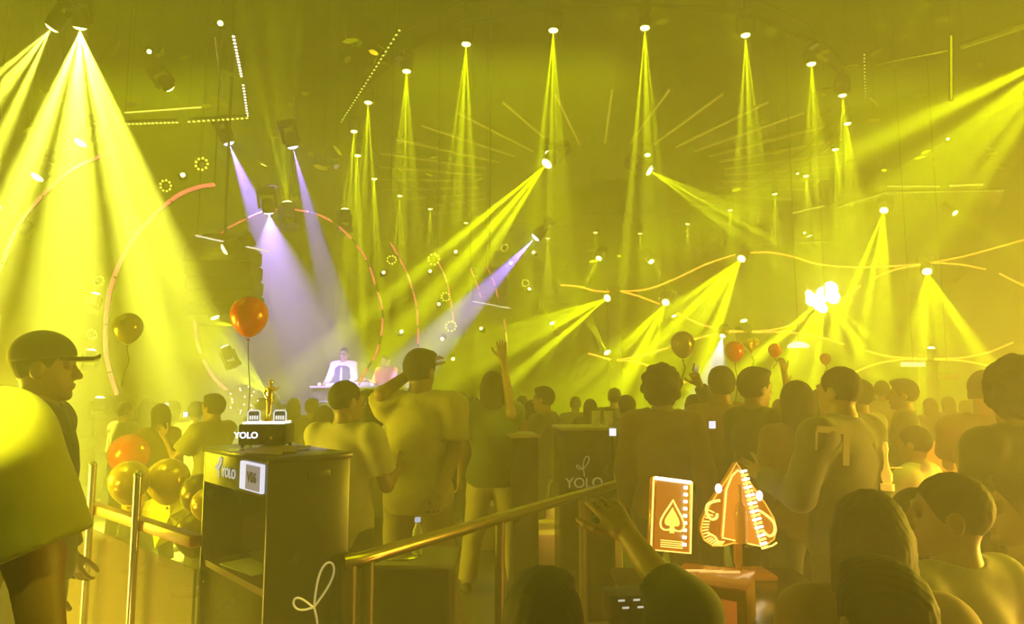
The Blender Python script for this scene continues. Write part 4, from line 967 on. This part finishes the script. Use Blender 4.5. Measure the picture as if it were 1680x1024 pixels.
# man in the yellow T-shirt, cropped by the left edge
p1 = at(-160, 500, 1.28)
human('person', 'person in a yellow T-shirt seen from behind, cut off by the left edge, arm hanging', Vector((p1.x+.01, p1.y, 0)), math.radians(-8), 1.895, 'short', C_YEL, C_DRK,
      arms=((at(-330, 900, 1.3), at(-330, 1090, 1.2)), (at(56, 912, 1.27), at(82, 1135, 1.22))), fine=.01, build=1.08, hem=.8, sleeve_len=.93)
human('person', 'person in a dark jacket and dark cap facing right, behind the yellow T-shirt', Vector((at(68, 600, 2.7).x, 2.7, 0)), math.radians(-68), 1.835, 'cap', C_DRK, C_DRK, arms=('down', 'down'), sleeve='long', fine=.011, cap_col=cloth('black_cap_cloth', (.02, .022, .015)), build=1.1)
# white-shirted man behind the kiosk
r, K = person_at(568, 626, 3.85, -20, 'person in an off-white T-shirt behind the kiosk, dark hair and lit ear', hair='crop', shirt=C_WHT, pants=C_DRK, arms=('phone', 'bent'), head=(math.radians(-25), 0, 0), hem=.82)
# tall man in the middle
X4, Y4 = at(690, 578, 4.25).x, 4.25
human('person', 'tall person in a khaki T-shirt seen from behind, left hand raised to the head', Vector((X4+.0, Y4, 0)), math.radians(-6), 1.855, 'short', C_KHAKI, C_BEIGE,
      arms=((at(626, 646, 4.2), at(694, 598, 4.45)), (at(745, 745, 4.2), at(722, 812, 4.0))), head=(math.radians(-22), 0, 0), hem=.83, fine=.01, stance=.22, build=1.08, curl=(.2, .35), knee=.1)
X5 = at(808, 612, 5.6).x
human('person', 'long-haired person in a dark top and light trousers seen from behind, right arm stretched up', Vector((X5, 5.6, 0)), math.radians(5), 1.74, 'bob', C_GRN, C_BEIGE,
      arms=('down', (at(838, 680, 5.55), at(826, 590, 5.5))), hem=.84, female=True, fine=.011, sleeve='short', build=1.12, curl=(.3, .1), stance=.16)
person_at(893, 636, 6.4, 65, 'dark-clad person with a yellow-lit face turned left, beside the narrow kiosk', hair='short', shirt=C_DRK, pants=C_DRK, arms=('bent', 'bent'), sleeve='long')
person_at(752, 645, 6.6, 0, 'dark-haired person between the khaki T-shirt and the dark top', hair='short', shirt=C_DRK, pants=C_DRK, sleeve='long', fine=.014)
person_at(603, 642, 4.6, 30, 'person in bright pale clothes half hidden behind the white T-shirt, holding something dark', hair='bob', shirt=C_WHT, pants=C_GREY, arms=('bent', 'phone'), female=True, fine=.013)
# right hand crowd
person_at(1085, 608, 4.2, -25, 'person with big curly hair in the middle right of the crowd', hair='curly', shirt=C_BRN, pants=C_DRK, sleeve='long', fine=.012)
xh = at(1150, 700, 4.35)
human('person', 'person in a dark sweater holding a phone up over the head, beside the curly hair', Vector((at(1140, 660, 5.15).x, 5.15, 0)), math.radians(0), 1.56, 'short', C_DRK, C_DRK,
      arms=('down', (at(1166, 668, 5.0), at(1148, 632, 4.95))), sleeve='long', fine=.012, curl=(.3, .8))
t_ = phone(1141, 605, 4.9, 'dark phone held up by the raised hand beside the curly hair', 1., .12, .6, .4)
person_at(1183, 604, 4.78, 0, 'person with a flat-topped haircut seen from behind, under the red balloon', hair='side', shirt=C_BRN, pants=C_DRK, sleeve='long', fine=.012)
person_at(1236, 606, 4.33, -70, 'person in profile facing right with swept-up fringe, right of the flat haircut', hair='side', shirt=C_DRK, pants=C_DRK, sleeve='long', fine=.011)
person_at(1306, 628, 3.9, 10, 'long-haired person in brown seen from behind, left of the big dark jacket', hair='long', shirt=C_BRN, pants=C_DRK, sleeve='long', female=True, fine=.011)
person_at(1377, 604, 3.35, 35, 'big person in a dark jacket turned slightly left, tallest head at right', hair='crop', shirt=C_DRK, pants=C_DRK, sleeve='long', build=1.18, fine=.01, arms=('bent', 'down'))
tag(MB().box((0, 0, 0), (.19, .006, .03)).box((.07, 0, -.085), (.035, .006, .14)).box((-.095, 0, -.05), (.008, .006, .09)).obj('shoulder_strap', mat('worn_strap', (.13, .1, .05), .7), loc=at(1368, 706, 3.15), rot=(0, .08, .3)), 'pale strap with a hanging end across the back of the big dark jacket', 'strap')
person_at(1345, 640, 6.0, 20, 'person in an orange shirt glimpsed between the long hair and the big jacket', hair='bob', shirt=C_ORG, pants=C_DRK, fine=.014, arms=('up', 'down'), female=True)
person_at(1482, 624, 5.4, 62, 'dark-clad person in profile facing left under the right light curves', hair='short', shirt=C_DRK, pants=C_DRK, sleeve='long', fine=.012, arms=('bent', 'down'))
person_at(1409, 625, 5.0, 30, 'person in a light-rimmed jacket just behind the big dark jacket', hair='short', shirt=C_GREY, pants=C_DRK, sleeve='long', fine=.013, arms=('bent', 'bent'))
person_at(1446, 626, 8.0, -20, 'small hazy figure left of the profile facing left', hair='short', shirt=C_GREY, pants=C_DRK, fine=.016)
human('person', 'person seen from behind at the right edge with a large dark mane of hair, standing', Vector((at(1668, 600, 2.75).x, 2.75, 0)), math.radians(10), 1.72, 'curly', C_DRK, C_DRK, sleeve='long', fine=.009)
person_at(1614, 612, 3.9, -50, 'person with glinting hair looking down at a phone near the right edge', hair='short', shirt=C_BRN, pants=C_DRK, arms=('phone', 'phone'), head=(0, -.35, 0), sleeve='short', fine=.012)
phone(1640, 655, 3.5, 'dim phone in the hands near the right edge', 1.2, .25, .3, .5)
person_at(1652, 622, 4.6, 30, 'person in yellow top behind the phone holder at right', hair='short', shirt=C_YEL, pants=C_DRK, fine=.014, arms=('folded', 'folded'))
person_at(1500, 700, 4.3, 40, 'seated person in a light cap-lit top resting the chin, right of the big jacket', seated=True, base=.17, hair='crop', shirt=C_WHT, pants=C_DRK, arms=('phone', 'folded'), sleeve='long', fine=.012)
# front row, seated low
human('person', 'person in the bottom foreground seen from behind, right arm raised with an open hand', Vector((at(890, 930, 1.55).x, 1.55, -.06)), 0, 1.29, 'short', cloth('black_sleeve_cloth', (.02, .022, .018)), C_DRK, seated=True,
      arms=('down', (at(1125, 1010, 1.5), at(1030, 878, 1.68))), sleeve='mid', fine=.009, build=1.15, curl=(.3, .16), thumbs=(1, 1))

def front(px, py, Y, yaw, label, **kw):
    t = at(px, py, Y); kw.setdefault('arms', ('folded', 'folded')); kw.setdefault('sleeve', 'long')
    return human('person', label, Vector((t.x, t.y, 0)), math.radians(yaw), t.z, seated=True, **kw)
front(1448, 926, 1.45, 5, 'darkest head at the bottom edge on the right, seen from behind', hair='short', shirt=C_DRK, pants=C_DRK, fine=.009)
front(1425, 812, 1.92, -15, 'seated person with bobbed dark hair seen from behind, above the darkest bottom head', hair='bob', shirt=C_BRN, pants=C_DRK, fine=.01, female=True)
front(1502, 806, 2.75, 20, 'seated person with loose dark hair, between the bobbed head and the profile facing left', hair='bob', shirt=C_BRN, pants=C_DRK, fine=.012, female=True)
front(1558, 780, 2.15, 22, 'seated person in a pale shirt with the face turned left, lower right', head=(math.radians(42), 0, 0), hair='crop', shirt=cloth('dull_pale_cotton', (.2, .18, .14)), pants=C_DRK, fine=.0095, sleeve='short')
front(1618, 752, 3.35, 40, 'seated person with dark hair and a small white earpiece, second from the right edge', hair='short', shirt=C_DRK, pants=C_DRK, fine=.011)
front(1676, 782, 2.5, 75, 'seated person in profile facing left, cut off by the lower right edge', hair='short', shirt=C_BRN, pants=C_DRK, fine=.0095)
# disc jockeys
def dj(px, py, Y, yaw, label, **kw):
    kw['skin'] = mat('lit_skin', (.55, .38, .3), .5, noise=.05)  # skin lightened to stand for light on their faces
    t = at(px, py, Y); return human('person', label, Vector((t.x, t.y, .54)), math.radians(yaw), t.z-.54, **kw)
r1, k1 = dj(565, 571, 13.2, 175, 'disc jockey in a white shirt and dark waistcoat with sunglasses, lit lilac', hair='crop', shirt=cloth('white_shirt', (.8, .78, .75)), pants=C_DRK, arms=('booth', 'booth'), sleeve='long', fine=.014)
vq = SDF(); P_ = k1['P']; s_ = k1['s']
vq.ell(P_(0, .005, 1.27), Vector((.165, .11, .2))*s_, k=.05); vq.ell(P_(0, .01, 1.06), Vector((.15, .1, .19))*s_, k=.05); vq.keep(P_(0, 0, 1.42), (0, 0, 1)); vq.keep(P_(.0, 0, .9), (0, 0, -1))
put('waistcoat', npmesh('waistcoat', [vq.build(.014, .03)]), cloth('navy_waistcoat', (.03, .03, .07)), r1)
H_ = k1['H']; MB().box(H_(-.034, .108, .012), (.056, .012, .032)).box(H_(.034, .108, .012), (.056, .012, .032)).box(H_(0, .11, .018), (.08, .008, .008)).obj('sunglasses', BLACK, r1)
MB().box(P_(0, .135, 1.36), (.03, .012, .05)).box(P_(0, .14, 1.22), (.04, .012, .24)).obj('tie', cloth('pale_tie', (.6, .6, .65)), r1)
r2, k2 = dj(637, 583, 13.25, 150, 'disc jockey in a salmon pink shirt leaning on the right end of the booth', hair='crop', shirt=C_PNK, pants=C_DRK, arms=('booth', 'bent'), sleeve='long', fine=.014, lean=.12, build=1.05)
# ------------------------------------------------------------------ hazy far crowd: five builds, copied
protos = []
for i, (hair, top, arms) in enumerate((('short', C_DRK, ('down', 'down')), ('bob', C_BRN, ('bent', 'down')), ('crop', C_GREY, ('up', 'down')), ('long', C_DRK, ('down', 'bent')), ('short', C_YEL, ('phone', 'phone')))):
    r, k = human('person', 'x', Vector((0, 0, 0)), 0, 1.7, hair, top, C_DRK, arms=arms, fine=.016, sleeve='long' if i != 4 else 'short', female=hair in ('bob', 'long'))
    protos.append(r)
FAR = [ # x, y of the head top, distance, build, yaw, label
 (352, 648, 5.6, 4, 70, 'hazy person in a pale top reaching out a phone to the left, behind the kiosk'),
 (322, 668, 7.0, 0, 10, 'dark hazy person just left of the pale top with the phone'),
 (283, 672, 7.5, 1, -20, 'hazy person near the small phone screen left of the kiosk'),
 (240, 664, 8.0, 3, 15, 'hazy long-haired person above the gold balloons'),
 (205, 668, 7.2, 0, -30, 'hazy dark person beside the capped person'),
 (262, 700, 6.2, 1, 60, 'low hazy person directly behind the largest gold balloon'),
 (512, 655, 7.5, 0, 5, 'hazy dark person below the disc jockey booth, left of the off-white T-shirt'),
 (532, 676, 5.6, 3, -15, 'hazy long-haired person under the booth, closer to the light box'),
 (482, 660, 8.6, 1, 20, 'hazy person right of the gold statuette'),
 (428, 662, 8.8, 0, -10, 'hazy person just left of the gold statuette'),
 (735, 652, 8.4, 4, 10, 'hazy person in a pale top right of the khaki T-shirt'),
 (857, 650, 8.4, 2, 0, 'hazy person with one arm up between the raised arm and the lit face'),
 (872, 662, 7.6, 1, 30, 'hazy person just left of the lit face'),
 (944, 652, 9.2, 0, 0, 'hazy dark figure right of the lit face, farthest of three'),
 (968, 658, 8.2, 3, 10, 'hazy long-haired figure behind the glasses on the second kiosk'),
 (1008, 638, 8.2, 0, -10, 'hazy dark figure left of the curly hair, taller of two'),
 (1028, 650, 6.3, 0, 15, 'hazy dark figure left of the curly hair, nearer of two'),
 (1278, 662, 8.0, 1, 0, 'hazy figure between the profile with the fringe and the long hair'),
 (1340, 652, 7.6, 2, 5, 'hazy figure with an arm up above the long-haired person'),
 (1428, 652, 9.0, 0, 30, 'hazy figure behind the light-rimmed jacket'),
 (1526, 668, 8.6, 3, 0, 'hazy figure right of the profile facing left'),
 (1556, 672, 9.6, 1, 15, 'hazy figure under the dim red sign'),
 (1585, 664, 7.4, 0, -15, 'hazy figure left of the person with glinting hair'),
 (180, 676, 9.6, 1, 0, 'faint figure farthest to the left behind the capped person'),
 (778, 654, 9.4, 0, 0, 'faint dark figure left of the dark top, far back'),
]
for x, y, Y, v, yaw, lab in FAR:
    o = copy_tree(protos[v]); t = at(x, y, Y); sc_k = max(.86, min(1.1, t.z/1.7)); o.scale = (sc_k,)*3
    o.location = (t.x, t.y, 0); o.rotation_euler = (0, 0, math.radians(yaw)); o['label'] = lab; o['group'] = 'hazy people at the back of the dance floor'
for r in protos:
    for ch in list(r.children): bpy.data.objects.remove(ch)
    bpy.data.objects.remove(r)
phone(305, 680, 6.0, 'small bright phone screen among the crowd left of the kiosk', .8, 2.2)
phone(274, 664, 7.0, 'fainter phone screen further left above the gold balloons', .8, 1.0)
phone(1005, 709, 4.85, 'bright phone screen beside the second kiosk', 1.0, 1.6)
phone(1168, 697, 4.2, 'square lit phone screen against the backs in the middle right crowd', .85, 1.4)
phone(1640, 738, 3.4, 'pale phone screen beside the red light tube', .6, 1.4, 0, .5)
# ------------------------------------------------------------------ lamps above and behind the camera that pick out people
def pick(loc, tgt, ang, e, lab, col=(1, 1, .04)):
    loc = Vector(loc); moving_head(loc, (Vector(tgt)-loc).normalized(), lab, ang, e, 0, col=col, size=1.0)
pick((-.9, -1.2, 4.4), at(0, 738, 1.25), 3.2, 800, 'beam light behind the camera hitting the yellow T-shirt')
pick((.5, -1.0, 6.2), at(78, 850, 1.3), 4.5, 90, 'beam light behind the camera grazing the yellow sleeve')
pick((-1.6, 1.0, 7.2), at(618, 705, 4.6), 2.6, 500, 'beam light overhead hitting the pale clothes beside the white T-shirt')
pick((1.6, .5, 7.2), at(832, 668, 5.5), 3.2, 500, 'beam light overhead hitting the raised arm')
pick((3.2, 1.5, 7.0), at(1505, 742, 4.1), 5, 300, 'beam light overhead hitting the seated person with chin in hand')
pick((-3.0, 1.8, 6.6), at(285, 835, 4.2), 7, 250, 'beam light overhead hitting the foil star balloon')
